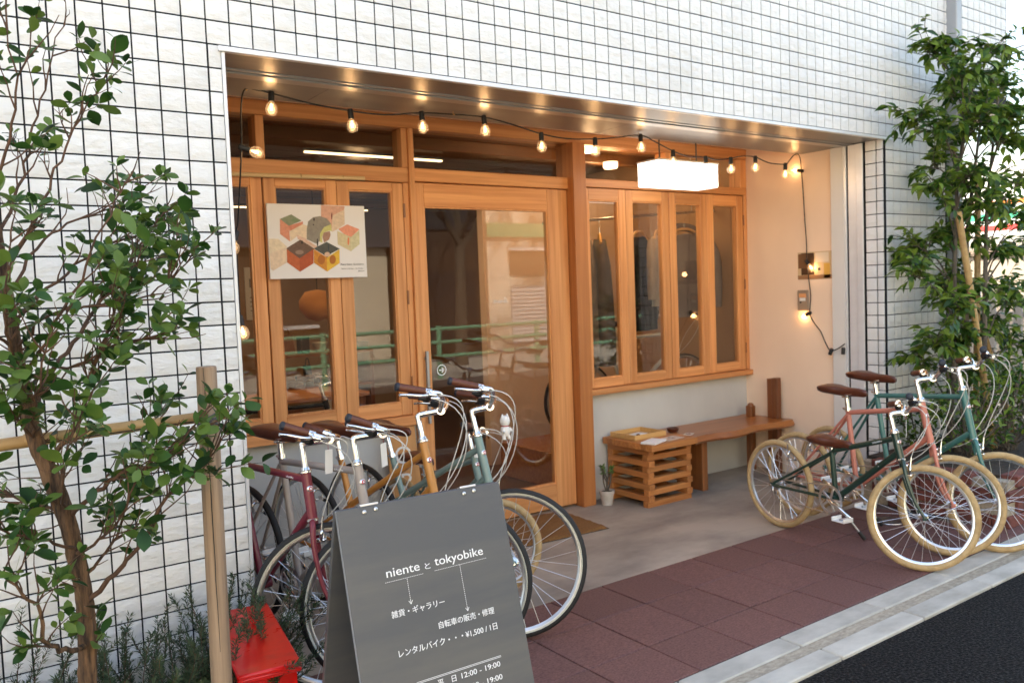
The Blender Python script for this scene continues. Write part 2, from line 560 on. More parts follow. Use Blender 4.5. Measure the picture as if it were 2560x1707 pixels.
# pavement: a bed of mortar with square pavers laid on it, three rows
PX0, PP = 1.726, 0.3208
ROWS = [(-0.103, -0.414), (-0.414, -0.753), (-0.753, -1.033)]
pavement = struct('pavement', MB().box(-2.6, 40, -1.033, -0.103, -0.2, -0.005), M['joint'])
pv = []
for (ya, yb) in ROWS:
    vs = []
    for s in range(3):
        b = MB()
        b.cbox((PP / 2 - 0.0032, (ya - yb) / 2 - 0.0032, 0.014), 0.0022)
        vs.append(b.mesh('paver', M['paver']))
    pv.append(vs)
for ri, (ya, yb) in enumerate(ROWS):
    for k in range(-7, 24):
        x = PX0 + (k + 0.5) * PP
        if x < -0.32 or x > 8.5:
            continue
        if x > 4.05 and ri < 2 and x < 6.2:
            continue
        o = obj('paver', pv[ri][k % 3], pavement)
        o.location = (x, (ya + yb) / 2, -0.0125 + rnd.uniform(-0.0015, 0.0015))
        o.rotation_euler = (rnd.uniform(-.002, .002), rnd.uniform(-.002, .002), 0)
# kerb: two rows of 0.6 m blocks with a strip of mortar between them
kerb = struct('kerb', MB().box(-60, 60, -1.315, -1.033, -0.2, -0.014), M['joint'])
struct('mortar_strip', MB().box(-60, 60, -1.2045, -1.1475, -0.05, -0.004), M['mortar'])
for nm, ya, yb, off in (('kerb_stone', -1.0345, -1.146, 0.0), ('kerb_stone', -1.206, -1.309, 0.03)):
    me = MB().cbox((0.2962, (ya - yb) / 2 - 0.001, 0.06), 0.005).mesh('kerb_stone', M['kerb'])
    for k in range(-7, 14):
        o = obj(nm, me, kerb)
        o.location = (2.475 + off + 0.6 * k + 0.3, (ya + yb) / 2, -0.059 + rnd.uniform(-0.0015, 0.0015))
struct('concrete_floor', MB().box(-0.32, 4.46, -0.103, 1.2, -0.2, 0.0), M['concrete'])
struct('planting_bed', MB().box(-4.2, -0.32, -1.033, 0.0, -0.2, 0.012), M['soil'])
struct('side_yard', MB().box(5.35, 60, -0.1, 14, -0.2, -0.006), M['kerb'])
struct('far_pavement', MB().box(-90, 90, -9.5, -6.0, -0.2, 0.09), M['kerb'])

# drain cover in the pavers, between the wheels of the parked bicycles
dr = thing('drain_cover', 'round grey metal drain cover set in the red pavers', 'drain cover', (3.745, -0.42, 0.004))
MB().lathe([(0.0, 0.002), (0.066, 0.002), (0.075, 0.0045), (0.085, 0.0045), (0.087, 0.0)], 32, Matrix.Translation((3.745, -0.42, 0.0035))).build('cover', M['hub'], dr, 30)
b = MB()
for k in range(5):
    b.box(3.69 + k * 0.022, 3.70 + k * 0.022, -0.45, -0.39, 0.0057, 0.0085)
b.build('ribs', M['hub'], dr)

# ------------------------------------------------------------------ the shop building
T = 0.086
ZL = 2.408                     # joint on top of the lintel, row 0
XO0, XO1 = 0.055, 4.43         # the opening
XE = 5.27                      # right end of the ground floor wall
XU = 6.21                      # right end of the overhanging upper floor
ZU = 2.775
HB = 6.2
bld = thing('shop_building', 'white split-tile building with a deep timber shopfront recess', 'building', (2.4, 0.0, 0.0))

boxes('wall_backing', [(-9, XO0 - 0.004, 0.006, 0.32, 0.0, 2.40), (-9, XE, 0.006, 0.32, 2.401, HB), (XE + 0.001, XU, 0.006, 0.32, ZU, HB), (4.47, XE, 0.006, 0.32, 0.0, 2.40)], M['grout'], bld, 0)
boxes('upper_body', [(-9, XU, 0.321, 9, 2.78, HB), (-9, -1.0, 0.321, 9, 0.0, 2.779)], M['plaster_white'], bld, 0)  # unseen body of the shop, sized to keep the street in shade
boxes('roof', [(-9, XU, 0.02, 9.0, HB + 0.001, HB + 0.2)], M['fence'], bld)
boxes('overhang_underside', [(XE + 0.002, XU, -0.001, 1.6, ZU - 0.10, ZU - 0.001)], cmat('beige_panel', (0.55, 0.46, 0.36), 0.8), bld)
# plinth below the tiles
boxes('plinth', [(-4.2, XO0 - 0.006, -0.012, 0.0, 0.0, 0.172), (4.475, XE, -0.010, 0.0, 0.0, 0.04)], M['kerb'], bld)

# split-face tiles: eight cleft shapes
def tile_mesh(seed, w=T - 0.0062, hgt=T - 0.0062, dep=0.012, n=5):
    r = random.Random(seed)
    b = MB()
    vs, fs = [], []
    a1, a2 = r.uniform(-0.5, 0.5), r.uniform(-0.5, 0.5)
    c1, c2 = r.uniform(-0.25, 0.25), r.uniform(-0.3, 0.3)
    off = Vector((r.uniform(0, 50), r.uniform(0, 50), r.uniform(0, 50)))
    for j in range(n + 1):
        for i in range(n + 1):
            u, v = i / n - 0.5, j / n - 0.5
            ed = min(0.5 - abs(u), 0.5 - abs(v)) * 2
            ridge = 1 - min(1, abs(v - a1 * u - c1) * 4.0)
            ridge2 = 1 - min(1, abs(v + a2 * u - c2) * 5.0)
            h = 0.0024 * ridge + 0.0018 * ridge2 + 0.0022 * noise.noise(Vector((u * 3.2, v * 3.8, 0)) + off)
            y = -(h * min(1, ed * 3.2) + (0.0 if ed > 0.01 else -0.0012))
            vs.append((u * w, y, v * hgt))
    for j in range(n):
        for i in range(n):
            a = j * (n + 1) + i
            fs.append((a, a + 1, a + n + 2, a + n + 1))
    k0 = len(vs)
    ring = [i for i in range(n + 1)] + [(n + 1) * j + n for j in range(1, n + 1)] + [(n + 1) * n + i for i in range(n - 1, -1, -1)] + [(n + 1) * j for j in range(n - 1, 0, -1)]
    for i in ring:
        vs.append((vs[i][0], dep, vs[i][2]))
    L = len(ring)
    for k in range(L):
        fs.append((ring[(k + 1) % L], ring[k], k0 + k, k0 + (k + 1) % L))
    b.add(vs, fs)
    return b
TILES = [tile_mesh(s) for s in range(9)]
TMESH = [t.mesh('wall_tile', M['tile'], 50) for t in TILES]

def in_view(p):
    d = Vector(p) - CAM
    z = d.dot(_f)
    return z > 0.1 and abs(d.dot(_r) / z) < 0.64 and abs(d.dot(_u) / z) < 0.44
spots = []
def tile_ok(i, j):
    xa, xb, za, zb = i * T, i * T + T, ZL + j * T, ZL + j * T + T
    if j >= 0:
        if xb > XU: return False
        if xa > XE - T * 0.5 and za < ZU - 0.02: return False
        return True
    if za < 0.03 or (xb < 1 and za < 0.17): return False
    if xb <= XO0 - 0.02: return True
    if xa >= 4.42 and xb <= XE + 0.03: return True
    return False
NROW = 20
for i in range(-22, 73):
    for j in range(-27, NROW):
        if not tile_ok(i, j) or (i < -10 and j > 6):
            continue
        spots.append((i * T + T / 2, -0.0005, ZL + j * T + T / 2, 0.0, 1.0))
for j in range(-27, 0):                                      # narrow tiles along the left jamb
    if ZL + j * T > 0.17:
        spots.append((0.0265, -0.0005, ZL + j * T + T / 2, 0.0, 0.54))
for j in range(-28, 0):                                      # tiles turned into the right reveal
    if ZL + j * T > 0.03:
        spots.append((4.4305, 0.025, ZL + j * T + T / 2, -PI / 2, 0.52))
        spots.append((4.4305, 0.0915, ZL + j * T + T / 2, -PI / 2, 0.92))
def tdist(s):
    p = Vector(s[:3])
    return (p - CAM).length + (0 if in_view(p) else 50)
spots.sort(key=tdist)
rest = MB()
for q, s in enumerate(spots):
    k = rnd.randrange(9)
    flip = PI if rnd.random() < 0.5 else 0.0
    mtx = Matrix.Translation(s[:3]) @ Matrix.Rotation(s[3], 4, 'Z') @ Matrix.Diagonal((s[4], 1, 1, 1)) @ Matrix.Rotation(flip, 4, 'Y')
    mtx = mtx @ Matrix.Rotation(rnd.uniform(-.006, .006), 4, 'X') @ Matrix.Rotation(rnd.uniform(-.006, .006), 4, 'Z')
    if q < 300:
        o = obj('wall_tile', TMESH[k], bld)
        o.matrix_basis = mtx
    else:
        rest.add(TILES[k].v, TILES[k].f, 0, mtx)
tag(rest.build('wall_tiling', M['tile'], bld, 50), kind='stuff')

# lintel flashing, soffit, shutter slot
b = MB(); b.box(0.038, 4.52, -0.014, 0.012, 2.384, 2.4035, 0.002); b.build('lintel_flashing', M['metal_white'], bld)
boxes('lintel_underside', [(0.042, 4.515, 0.0125, 0.104, 2.388, 2.40), (0.042, 4.47, 0.109, 0.222, 2.390, 2.40)], M['bronze'], bld)
b = MB(); b.box(0.042, 4.47, 0.03, 0.33, 2.41, 2.44); b.build('shutter_slot', M['black'], bld)
boxes('shutter_rail', [(0.06, 4.44, 0.226, 0.246, 2.386, 2.41), (0.06, 4.44, 0.262, 0.331, 2.381, 2.41)], M['metal_grey'], bld)
for k, (xa, xb) in enumerate(((0.06, 0.622), (0.6235, 2.44), (2.4415, 4.436))):
    MB().box(xa, xb, 0.334, 0.645, 2.3845, 2.40, 0.001).build('soffit_panel', M['bronze'], bld)
MB().box(-0.2, 4.46, 0.646, 1.3, 2.50, 2.56).build('recess_ceiling', M['plaster_tan'], bld)
MB().box(-0.2, 4.46, 0.635, 0.645, 2.40, 2.52).build('soffit_back', M['metal_grey'], bld)
# jambs
boxes('jamb_trim', [(0.050, 0.0625, -0.004, 0.16, 0.0, 2.384), (0.0505, 0.086, 0.161, 0.20, 0.0, 2.384)], M['metal_white'], bld)
boxes('jamb_seal', [(4.4325, 4.47, 0.142, 0.146, 0.0, 2.385), (4.440, 4.47, 0.262, 0.275, 0.0, 2.385)], M['black'], bld)
boxes('shutter_guide', [(4.424, 4.47, 0.1465, 0.195, 0.0, 2.385), (4.430, 4.47, 0.1955, 0.26, 0.0, 2.385), (4.426, 4.47, 0.2755, 0.292, 0.0, 2.385)], M['metal_white'], bld, 0.002)
MB().box(4.424, 4.60, 0.2925, 0.395, 0.0, 2.385, 0.003).build('jamb_pillar', M['plaster_white'], bld)
MB().box(4.446, 4.60, 0.3955, 1.30, 0.0, 2.55).build('return_wall', M['plaster_tan'], bld)
MB().box(-0.35, 0.0, 0.322, 1.30, 0.0, 2.55).build('return_wall', M['plaster_grey'], bld)
# grey plaster under the windows
YB = 1.178
b = MB(); b.box(0.0, 1.462, YB + 0.012, YB + 0.13, 0.0, 0.705); b.build('plaster_wall', M['plaster_grey'], bld)
b = MB(); b.box(2.742, 4.446, YB + 0.012, YB + 0.13, 0.0, 0.735); b.build('plaster_wall', M['plaster_grey'], bld)

# ---- timber shopfront
ff = MB()
fr = obj('window_frame', MB().box(0.0, 4.446, YB - 0.035, YB + 0.09, 2.422, 2.498, 0.003).mesh('window_frame', M['cedar_x']), bld)
def piece(name, x0, x1, z0, z1, m, y0=YB - 0.03, y1=YB + 0.08, par=fr, ch=0.003):
    return MB().box(x0, x1, y0, y1, z0, z1, ch).build(name, m, par)
piece('rail', 0.0, 1.443, 2.112, 2.196, M['cedar_x'])
piece('rail', 1.478, 2.634, 2.122, 2.198, M['cedar_x'])
piece('rail', 2.742, 4.446, 2.144, 2.200, M['cedar_x'])
for xa, xb, za, zb in ((0.558, 0.604, 2.197, 2.421), (1.405, 1.4425, 2.197, 2.421), (2.69, 2.741, 2.2, 2.421), (3.555, 3.61, 2.201, 2.421), (4.372, 4.4455, 2.201, 2.421)):
    piece('mullion', xa, xb, za, zb, M['cedar_z'])
piece('post', 1.443, 1.4775, 0.0, 2.421, M['cedar_z'], YB - 0.045, YB + 0.09)
piece('post', 2.634, 2.7415, 0.0, 2.421, M['post'], YB - 0.09, YB + 0.09)
piece('sill', 0.0, 1.442, 0.7055, 0.762, M['cedar_x'], YB - 0.055)
piece('sill', 2.742, 4.4455, 0.7355, 0.775, M['cedar_x'], YB - 0.06)
piece('jamb', 4.408, 4.4455, 0.7755, 2.143, M['cedar_z'])
for xa, xb in ((0.0, 0.557), (0.6045, 1.4045), (1.478, 2.6895), (2.742, 3.5545), (3.6105, 4.3715)):
    MB().box(xa, xb, YB + 0.02, YB + 0.026, 2.198, 2.421).build('pane', M['glass'], fr)

def bead_ring(xa, xb, za, zb, y0, y1, g=0.008):
    """one closed glazing bead round a pane"""
    o = [(xa, za), (xb, za), (xb, zb), (xa, zb)]
    n = [(xa + g, za + g), (xb - g, za + g), (xb - g, zb - g), (xa + g, zb - g)]
    vs = [(x, y0, z) for x, z in o] + [(x, y0, z) for x, z in n] + [(x, y1, z) for x, z in o] + [(x, y1, z) for x, z in n]
    fs = []
    for k in range(4):
        k2 = (k + 1) % 4
        fs += [(k, k2, 4 + k2, 4 + k), (8 + k2, 8 + k, 12 + k, 12 + k2), (4 + k, 4 + k2, 12 + k2, 12 + k), (k2, k, 8 + k, 8 + k2)]
    return MB().add(vs, fs)
def sash(x0, x1, z0, z1, st, rb, rt, name='folding_sash'):
    """a sash: glazing bead with two stiles, two rails and a pane"""
    y0, y1 = YB - 0.022, YB + 0.022
    xa, xb, za, zb = x0 + st, x1 - st, z0 + rb, z1 - rt
    s = bead_ring(xa + 0.0003, xb - 0.0003, za + 0.0003, zb - 0.0003, y0 + 0.007, y1 - 0.001).build(name, M['cedar_z'], bld)
    boxes('stile', [(x0, x0 + st, y0, y1, z0, z1), (x1 - st, x1, y0, y1, z0, z1)], M['cedar_z'], s, 0.003)
    boxes('rail', [(x0 + st + 0.0002, x1 - st - 0.0002, y0 + 0.0015, y1, z0, z0 + rb), (x0 + st + 0.0002, x1 - st - 0.0002, y0 + 0.0015, y1, z1 - rt, z1)], M['cedar_x'], s, 0.002)
    MB().box(xa + 0.002, xb - 0.002, YB - 0.003, YB + 0.003, za + 0.002, zb - 0.002).build('pane', M['glass'], s)
    return s
for xa, xb, st in ((0.155, 0.578, 0.062), (0.586, 0.994, 0.062), (0.997, 1.405, 0.068)):
    sash(xa, xb, 0.766, 2.107, st, 0.072, 0.048)
for xa, xb, st in ((2.752, 3.154, 0.064), (3.156, 3.579, 0.064), (3.587, 3.988, 0.066), (3.99, 4.404, 0.072)):
    sash(xa, xb, 0.779, 2.138, st, 0.060, 0.078)
b = MB(); b.box(0.0, 0.152, YB - 0.02, YB + 0.02, 0.766, 2.107, 0.002); b.build('fixed_stile', M['cedar_z'], bld)
b = MB(); b.box(1.4065, 1.4425, YB - 0.025, YB + 0.02, 0.762, 2.111, 0.002); b.build('fixed_stile', M['cedar_z'], bld)
hg = MB()
for z in (0.95, 1.45, 1.95):
    hg.tube([(1.4065, YB - 0.03, z - 0.04), (1.4065, YB - 0.03, z + 0.04)], 0.006, 6)
    hg.tube([(4.406, YB - 0.028, z - 0.04), (4.406, YB - 0.028, z + 0.04)], 0.006, 6)
    hg.tube([(2.75, YB - 0.028, z - 0.04), (2.75, YB - 0.028, z + 0.04)], 0.006, 6)
tag(hg.build('hinges', M['bench_z'], bld, 40), kind='stuff')

# sliding door
dx0, dx1, dz0, dz1 = 1.482, 2.628, 0.018, 2.116
yd0, yd1 = YB - 0.02, YB + 0.022
door = bead_ring(dx0 + 0.0625, dx1 - 0.1655, 0.1785, 1.9775, yd0 + 0.007, yd1 - 0.001, 0.007).build('sliding_door', M['cedar_z'], bld)
tag(door, 'cedar sliding door with one tall pane')
boxes('stile', [(dx0, dx0 + 0.062, yd0, yd1, dz0, dz1), (dx1 - 0.165, dx1, yd0, yd1, dz0, dz1)], M['cedar_z'], door, 0.003)
boxes('rail', [(dx0 + 0.0622, dx1 - 0.1652, yd0 + 0.0015, yd1, dz0, 0.178), (dx0 + 0.0622, dx1 - 0.1652, yd0 + 0.0015, yd1, 1.978, dz1)], M['cedar_x'], door, 0.003)
MB().box(dx0 + 0.06, dx1 - 0.163, YB - 0.003, YB + 0.003, 0.176, 1.98).build('pane', M['glass'], door)
b = MB(); b.box(1.497, 1.515, yd0 - 0.034, yd0 - 0.016, 0.70, 1.13, 0.003); b.box(1.50, 1.512, yd0 - 0.016, yd0, 0.74, 0.755); b.box(1.50, 1.512, yd0 - 0.016, yd0, 1.08, 1.095)
b.build('handle', M['metal_grey'], door)
# round arrow sticker and the shop's name on the glass
def ring(cx, cz, y, r0, r1, n=28):
    b = MB()
    vs, fs = [], []
    for k in range(n):
        a = 2 * PI * k / n
        vs += [(cx + r0 * math.cos(a), y, cz + r0 * math.sin(a)), (cx + r1 * math.cos(a), y, cz + r1 * math.sin(a))]
    for k in range(n):
        a, c = 2 * k, 2 * ((k + 1) % n)
        fs.append((a, a + 1, c + 1, c))
    return b.add(vs, fs)
sx, sz, sy = 1.625, 1.006, YB - 0.0045
b = ring(sx, sz, sy, 0.028, 0.033)
b.box(sx - 0.017, sx + 0.012, sy - 0.0004, sy, sz - 0.0035, sz + 0.0035)
for s in (-1, 1):
    b.bar((sx + 0.015, sy, sz), (sx + 0.001, sy, sz + s * 0.014), 0.007, 0.0008, up=(0, 1, 0))
b.build('arrow_sticker', M['white_print'], door)
# hand-written name: n i e n t e as one running stroke
SCRIPT = [[(0.0, 0.0), (0.05, 0.10), (0.09, 0.17), (0.10, 0.08), (0.12, 0.0), (0.17, 0.14), (0.21, 0.16), (0.22, 0.05), (0.26, 0.0), (0.32, 0.10), (0.34, 0.16), (0.345, 0.05), (0.38, 0.0), (0.43, 0.07), (0.48, 0.15), (0.45, 0.19), (0.415, 0.10), (0.44, 0.01), (0.50, 0.04), (0.54, 0.14), (0.55, 0.02), (0.60, 0.13), (0.645, 0.15), (0.66, 0.03), (0.71, 0.03), (0.75, 0.20), (0.765, 0.33), (0.755, 0.12), (0.78, 0.0), (0.83, 0.05), (0.88, 0.15), (0.86, 0.20), (0.825, 0.10), (0.86, 0.0), (0.93, 0.05), (1.0, 0.08)],
          [(0.69, 0.25), (0.76, 0.265), (0.85, 0.28)], [(0.355, 0.26), (0.36, 0.28)]]
def script(x0, z0, y, w, r, nm, mt, par):
    b = MB()
    for st in SCRIPT:
        b.tube(catmull([(x0 + u * w, y, z0 + v * w) for u, v in st], 4), r, 4)
    return b.build(nm, mt, par)
script(2.02, 1.392, YB - 0.005, 0.115, 0.0011, 'shop_name', M['white_print'], door)

# ---- inside the shop
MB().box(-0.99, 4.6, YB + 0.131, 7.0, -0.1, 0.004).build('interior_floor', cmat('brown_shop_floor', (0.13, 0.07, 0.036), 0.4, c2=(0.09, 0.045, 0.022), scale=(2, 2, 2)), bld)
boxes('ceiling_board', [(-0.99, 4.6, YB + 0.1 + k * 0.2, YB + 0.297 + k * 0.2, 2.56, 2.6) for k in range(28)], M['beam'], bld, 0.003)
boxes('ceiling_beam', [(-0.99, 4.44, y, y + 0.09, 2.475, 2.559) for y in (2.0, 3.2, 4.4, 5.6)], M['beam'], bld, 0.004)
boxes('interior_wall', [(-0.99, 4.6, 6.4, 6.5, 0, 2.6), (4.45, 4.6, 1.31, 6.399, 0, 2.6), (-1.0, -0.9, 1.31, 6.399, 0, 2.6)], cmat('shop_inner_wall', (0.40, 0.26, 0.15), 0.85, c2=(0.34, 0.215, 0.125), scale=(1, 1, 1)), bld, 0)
MB().box(2.95, 4.449, 2.66, 2.74, 0.004, 2.4).build('partition_wall', M['plaster_tan'], bld)
# ------------------------------------------------------------------ column and background on the right
cl = thing('steel_column', 'tall grey steel column at the right end of the tiled wall', 'column', (5.3, -0.03, 0))
MB().box(5.275, 5.352, -0.075, 0.03, 0.0, HB, 0.006).build('shaft', M['steel'], cl)
MB().box(5.3535, 5.385, -0.05, 0.02, 0.0, HB, 0.004).build('flange', M['metal_white'], cl)
MB().box(5.24, 5.40, -0.10, 0.06, 0.0, 0.02, 0.003).build('base_plate', M['steel'], cl)

fn = thing('slat_fence', 'grey vertical slat fence behind the slender tree by the street', 'fence', (7.6, 0.9, 0))
for k in range(34):
    y = -0.55 + k * 0.115
    MB().box(7.30, 7.33, y, y + 0.075, 0.06, 1.24, 0.003).build('slat', M['fence'], fn)
for z in (0.25, 1.05):
    MB().box(7.332, 7.36, -0.6, 3.4, z, z + 0.05, 0.003).build('rail', M['fence'], fn)
for y in (-0.62, 0.75, 2.1, 3.42):
    MB().box(7.30, 7.36, y, y + 0.055, 0.0, 1.30, 0.004).build('post', M['metal_white'], fn)
wl = thing('garden_wall', 'beige rendered garden wall behind the grey slat fence', 'wall', (9.1, 1.5, 0))
MB().box(9.0, 9.15, -0.3, 6.5, 0.0, 1.66, 0.004).build('render', cmat('beige_render', (0.50, 0.44, 0.37), 0.9, c2=(0.44, 0.38, 0.32), scale=(2, 2, 2)), wl)
MB().box(8.97, 9.18, -0.32, 6.5, 1.66, 1.74, 0.006).build('coping', cmat('brown_coping', (0.30, 0.24, 0.19), 0.9), wl)
cv = thing('corner_store', 'far white store with orange, green and red striped sign band', 'building', (20, 6, 0))
MB().box(18.3, 26, 1.0, 14, 0.0, 3.9).build('wall', cmat('store_white', (0.72, 0.72, 0.70), 0.8), cv)
for z0, z1, c, nm in ((2.93, 3.02, (0.85, 0.20, 0.03), 'store_orange'), (2.62, 2.76, (0.02, 0.32, 0.18), 'store_green'), (2.38, 2.50, (0.65, 0.03, 0.03), 'store_red')):
    MB().box(18.22, 18.30, 1.2, 7.5, z0, z1).build('sign_stripe', cmat(nm, c, 0.5), cv)
MB().box(18.23, 18.299, 1.1, 7.6, 2.25, 3.15).build('sign_band', cmat('store_band', (0.8, 0.8, 0.78), 0.6), cv)
MB().box(18.25, 18.30, 2.0, 6.8, 0.1, 2.1).build('window', M['glass'], cv)
for z in (4.63, 4.56):
    w = thing('overhead_wire', 'thin grey overhead wire crossing the sky, %s of the two' % ('upper' if z > 4.6 else 'lower'), 'wire', (12, 2.3, z))
    MB().tube([(12 + t * 0.6, 2.46 - 1.1 * t, z + 0.28 * t + 0.02 * t * t) for t in range(-4, 8)], 0.012, 5).build('cable', M['rope'], w)

# ------------------------------------------------------------------ across the street (seen in the glass)
op = thing('street_shop', 'sunlit white shop with red and green sign band across the street', 'building', (14, -13, 0))
MB().box(10.8, 14.0, -18, -12.0, 0, 4.4).build('wall', cmat('sunny_white', (0.60, 0.57, 0.50), 0.85, c2=(0.16, 0.14, 0.11), scale=(1.6, 1, 0.9), detail=6, lo=0.42, hi=0.6), op)
MB().box(10.75, 14.05, -18.1, -11.7, 4.4, 5.6).build('roof', cmat('brown_roof', (0.12, 0.075, 0.045), 0.8), op)
MB().box(10.8, 14.0, -11.99, -11.9, 3.75, 3.95).build('sign_stripe', cmat('store_red', (0.65, 0.03, 0.03)), op)
MB().box(10.8, 14.0, -11.99, -11.9, 2.85, 3.2).build('sign_stripe', cmat('store_green', (0.02, 0.32, 0.18)), op)
for x in (11.5,):
    w = MB().box(x, x + 1.1, -11.98, -11.93, 1.9, 2.5).build('window', cmat('brown_window', (0.10, 0.06, 0.035), 0.3), op)
    MB().box(x - 0.06, x + 1.16, -11.93, -11.8, 2.5, 2.58).build('hood', M['metal_white'], w)
    s = MB().box(x, x + 1.1, -11.98, -11.95, 0.15, 1.6).build('shutter', M['metal_grey'], op)
    for k in range(14):
        MB().box(x, x + 1.1, -11.95, -11.92, 0.17 + k * 0.1, 0.24 + k * 0.1).build('slat', M['metal_white'], s)
    MB().box(x + 1.3, x + 1.75, -11.98, -11.90, 0.0, 2.2).build('door', cmat('brown_window', (0.10, 0.06, 0.035), 0.3), op)
od_ = thing('added_dark_block', 'added long dark block beyond the white shop, dimming reflections in the panes', 'building', (18, -13, 0))  # added building, dark so the right panes mirror little
MB().box(14.1, 22, -18, -12.1, 0, 5.0).build('wall', cmat('added_dark_wall', (0.06, 0.05, 0.042), 0.9), od_)
for k in range(4):
    MB().box(14.6 + k * 2.0, 14.75 + k * 2.0, -12.099, -12.0, 0, 4.9).build('batten', cmat('dark_brown_wall', (0.055, 0.035, 0.025), 0.7), od_)
ob_ = thing('added_brown_block', 'made-up tall dark brown block between the white shop and the house across the street', 'building', (9.5, -13, 0))  # made-up block, dark where the door glass should mirror dark
MB().box(8.2, 10.7, -18, -11.8, 0, 6.0).build('wall', cmat('dark_brown_wall', (0.055, 0.035, 0.025), 0.7), ob_)
for z in (0.3, 3.0):
    MB().box(8.6, 10.3, -11.79, -11.75, z, z + 1.7).build('window', cmat('dark_window', (0.03, 0.03, 0.035), 0.2), ob_)
oh = thing('street_house', 'long house across the street, cream walls for bounce light, dark ones for dim reflections', 'building', (0, -13, 0))
cream = cmat('sunny_cream', (0.72, 0.66, 0.54), 0.85, c2=(0.62, 0.56, 0.45), scale=(1, 1, 1))
dark = cmat('dark_cladding', (0.05, 0.036, 0.028), 0.8)
for xa, xb, m_ in ((-22, -3.0, cream), (-3.0, 0.2, cream), (0.2, 2.2, cream), (2.2, 3.4, dark), (3.4, 4.5, cream), (4.5, 6.9, dark), (6.9, 8.15, cream)):  # cream and dark stretches placed for what the panes mirror
    MB().box(xa, xb - 0.01, -18, -12.2, 0, 2.6).build('wall', m_, oh)
MB().box(-22.2, 2.2, -18.2, -12.1, 2.601, 6.4).build('upper_wall', cream, oh)  # cream at full height to bounce sunlight into the recess
MB().box(2.201, 8.17, -18.2, -12.0, 2.601, 5.2).build('upper_wall', cmat('slate_wall', (0.075, 0.08, 0.095), 0.8), oh)
MB().box(2.201, 8.17, -18.2, -12.05, 5.201, 6.6).build('bounce_parapet', cream, oh)  # added cream band above the mirrored zone, bounces sunlight into the recess
for x in (-9.0, -5.6, -1.6, 5.3):
    w = MB().box(x, x + 1.0, -12.19, -12.15, 0.9, 2.1).build('window', cmat('dark_window', (0.03, 0.03, 0.035), 0.2), oh)
    MB().box(x - 0.05, x + 1.05, -12.19, -12.08, 0.82, 0.9).build('sill', M['metal_white'], w)
gr = thing('guard_rail', 'pale green pipe guard rail along the far side of the street', 'railing', (2, -6.3, 0.09))
gm = cmat('pale_green_paint', (0.16, 0.42, 0.27), 0.5)
for k in range(13):
    x = -6 + k * 2.0
    MB().tube([(x, -6.3, 0.09), (x, -6.3, 0.95)], 0.045, 8).build('post', gm, gr, 40)
for z in (0.45, 0.68, 0.9):
    MB().tube([(-6, -6.3, z), (18, -6.3, z)], 0.03, 8).build('rail', gm, gr, 40)
def bare_tree(x, y, h, seed, label):
    r = random.Random(seed)
    t = thing('street_tree', label, 'tree', (x, y, 0.09))
    MB().tube([(x, y, 0.05), (x + 0.05, y, h * 0.25), (x, y + 0.1, h * 0.5)], [0.14, 0.11, 0.09], 9).build('trunk', M['bark_grey'], t, 60)
    b = MB()
    def grow(p, d, L, rad, lev):
        q = [Vector(p)]
        for k in range(4):
            d = (d + Vector((r.uniform(-.3, .3), r.uniform(-.3, .3), r.uniform(-.1, .25)))).normalized()
            q.append(q[-1] + d * L / 4)
        b.tube(q, [rad, rad * .85, rad * .7, rad * .6, rad * .45], 6)
        if lev:
            for k in range(4):
                a = q[r.randint(1, 4)]
                grow(a, (d + Vector((r.uniform(-1, 1), r.uniform(-1, 1), r.uniform(-.2, .7)))).normalized(), L * r.uniform(.45, .7), rad * .5, lev - 1)
    for k in range(5):
        grow((x, y + 0.1, h * (0.4 + 0.1 * k / 4)), Vector((r.uniform(-1, 1), r.uniform(-1, 1), r.uniform(.5, 1.1))).normalized(), h * 0.38, 0.06, 3)
    b.build('crown', M['bark_grey'], t)
bare_tree(3.2, -8.4, 6.0, 3, 'bare street tree across the road on the left')
bare_tree(7.6, -8.2, 5.6, 5, 'bare street tree across the road on the right')

# ------------------------------------------------------------------ string of bulbs
cable_pts = [(0.242, 0.351, 2.384)]
st = thing('string_lights', 'black string of round clear bulbs hung along the soffit', 'string lights', (2.3, 0.5, 2.25))
Y = 0.5
SOCK = [(0.416, 2.373, 0), (0.793, 2.331, 0), (1.177, 2.356, 0), (1.548, 2.368, 0), (1.923, 2.311, 0), (2.312, 2.312, 0), (2.674, 2.36, 0), (2.949, 2.285, 0), (3.244, 2.265, 0), (3.487, 2.273, 0), (3.737, 2.296, 0), (4.059, 2.267, 0)]
cp = [(0.222, Y, 1.37), (0.225, Y, 1.735), (0.238, Y, 1.82), (0.27, Y, 2.13), (0.278, Y, 2.30), (0.30, Y, 2.382), (0.36, Y, 2.383)]
mids = {0: 2.352, 1: 2.336, 2: 2.372, 3: 2.352, 4: 2.305, 5: 2.340, 6: 2.335, 7: 2.268, 8: 2.262, 9: 2.30, 10: 2.272}
for k, (x, z, _) in enumerate(SOCK):
    cp.append((x, Y, z + 0.004))
    if k + 1 < len(SOCK):
        cp.append(((x + SOCK[k + 1][0]) / 2, Y + 0.01, mids[k]))
cp += [(4.15, 0.54, 2.30), (4.30, 0.60, 2.365), (4.405, 0.632, 2.37), (4.425, 0.631, 2.263), (4.43, 0.62, 2.05), (4.432, 0.615, 1.912), (4.43, 0.603, 1.75), (4.428, 0.60, 1.626), (4.428, 0.59, 1.50), (4.43, 0.575, 1.35), (4.428, 0.582, 1.221), (4.43, 0.55, 1.15), (4.432, 0.498, 1.087), (4.43, 0.46, 1.01), (4.415, 0.409, 0.952), (4.412, 0.35, 0.965), (4.412, 0.29, 1.003)]
MB().tube(catmull(cp, 5), 0.0038, 6).build('cord', M['black'], st, 60)
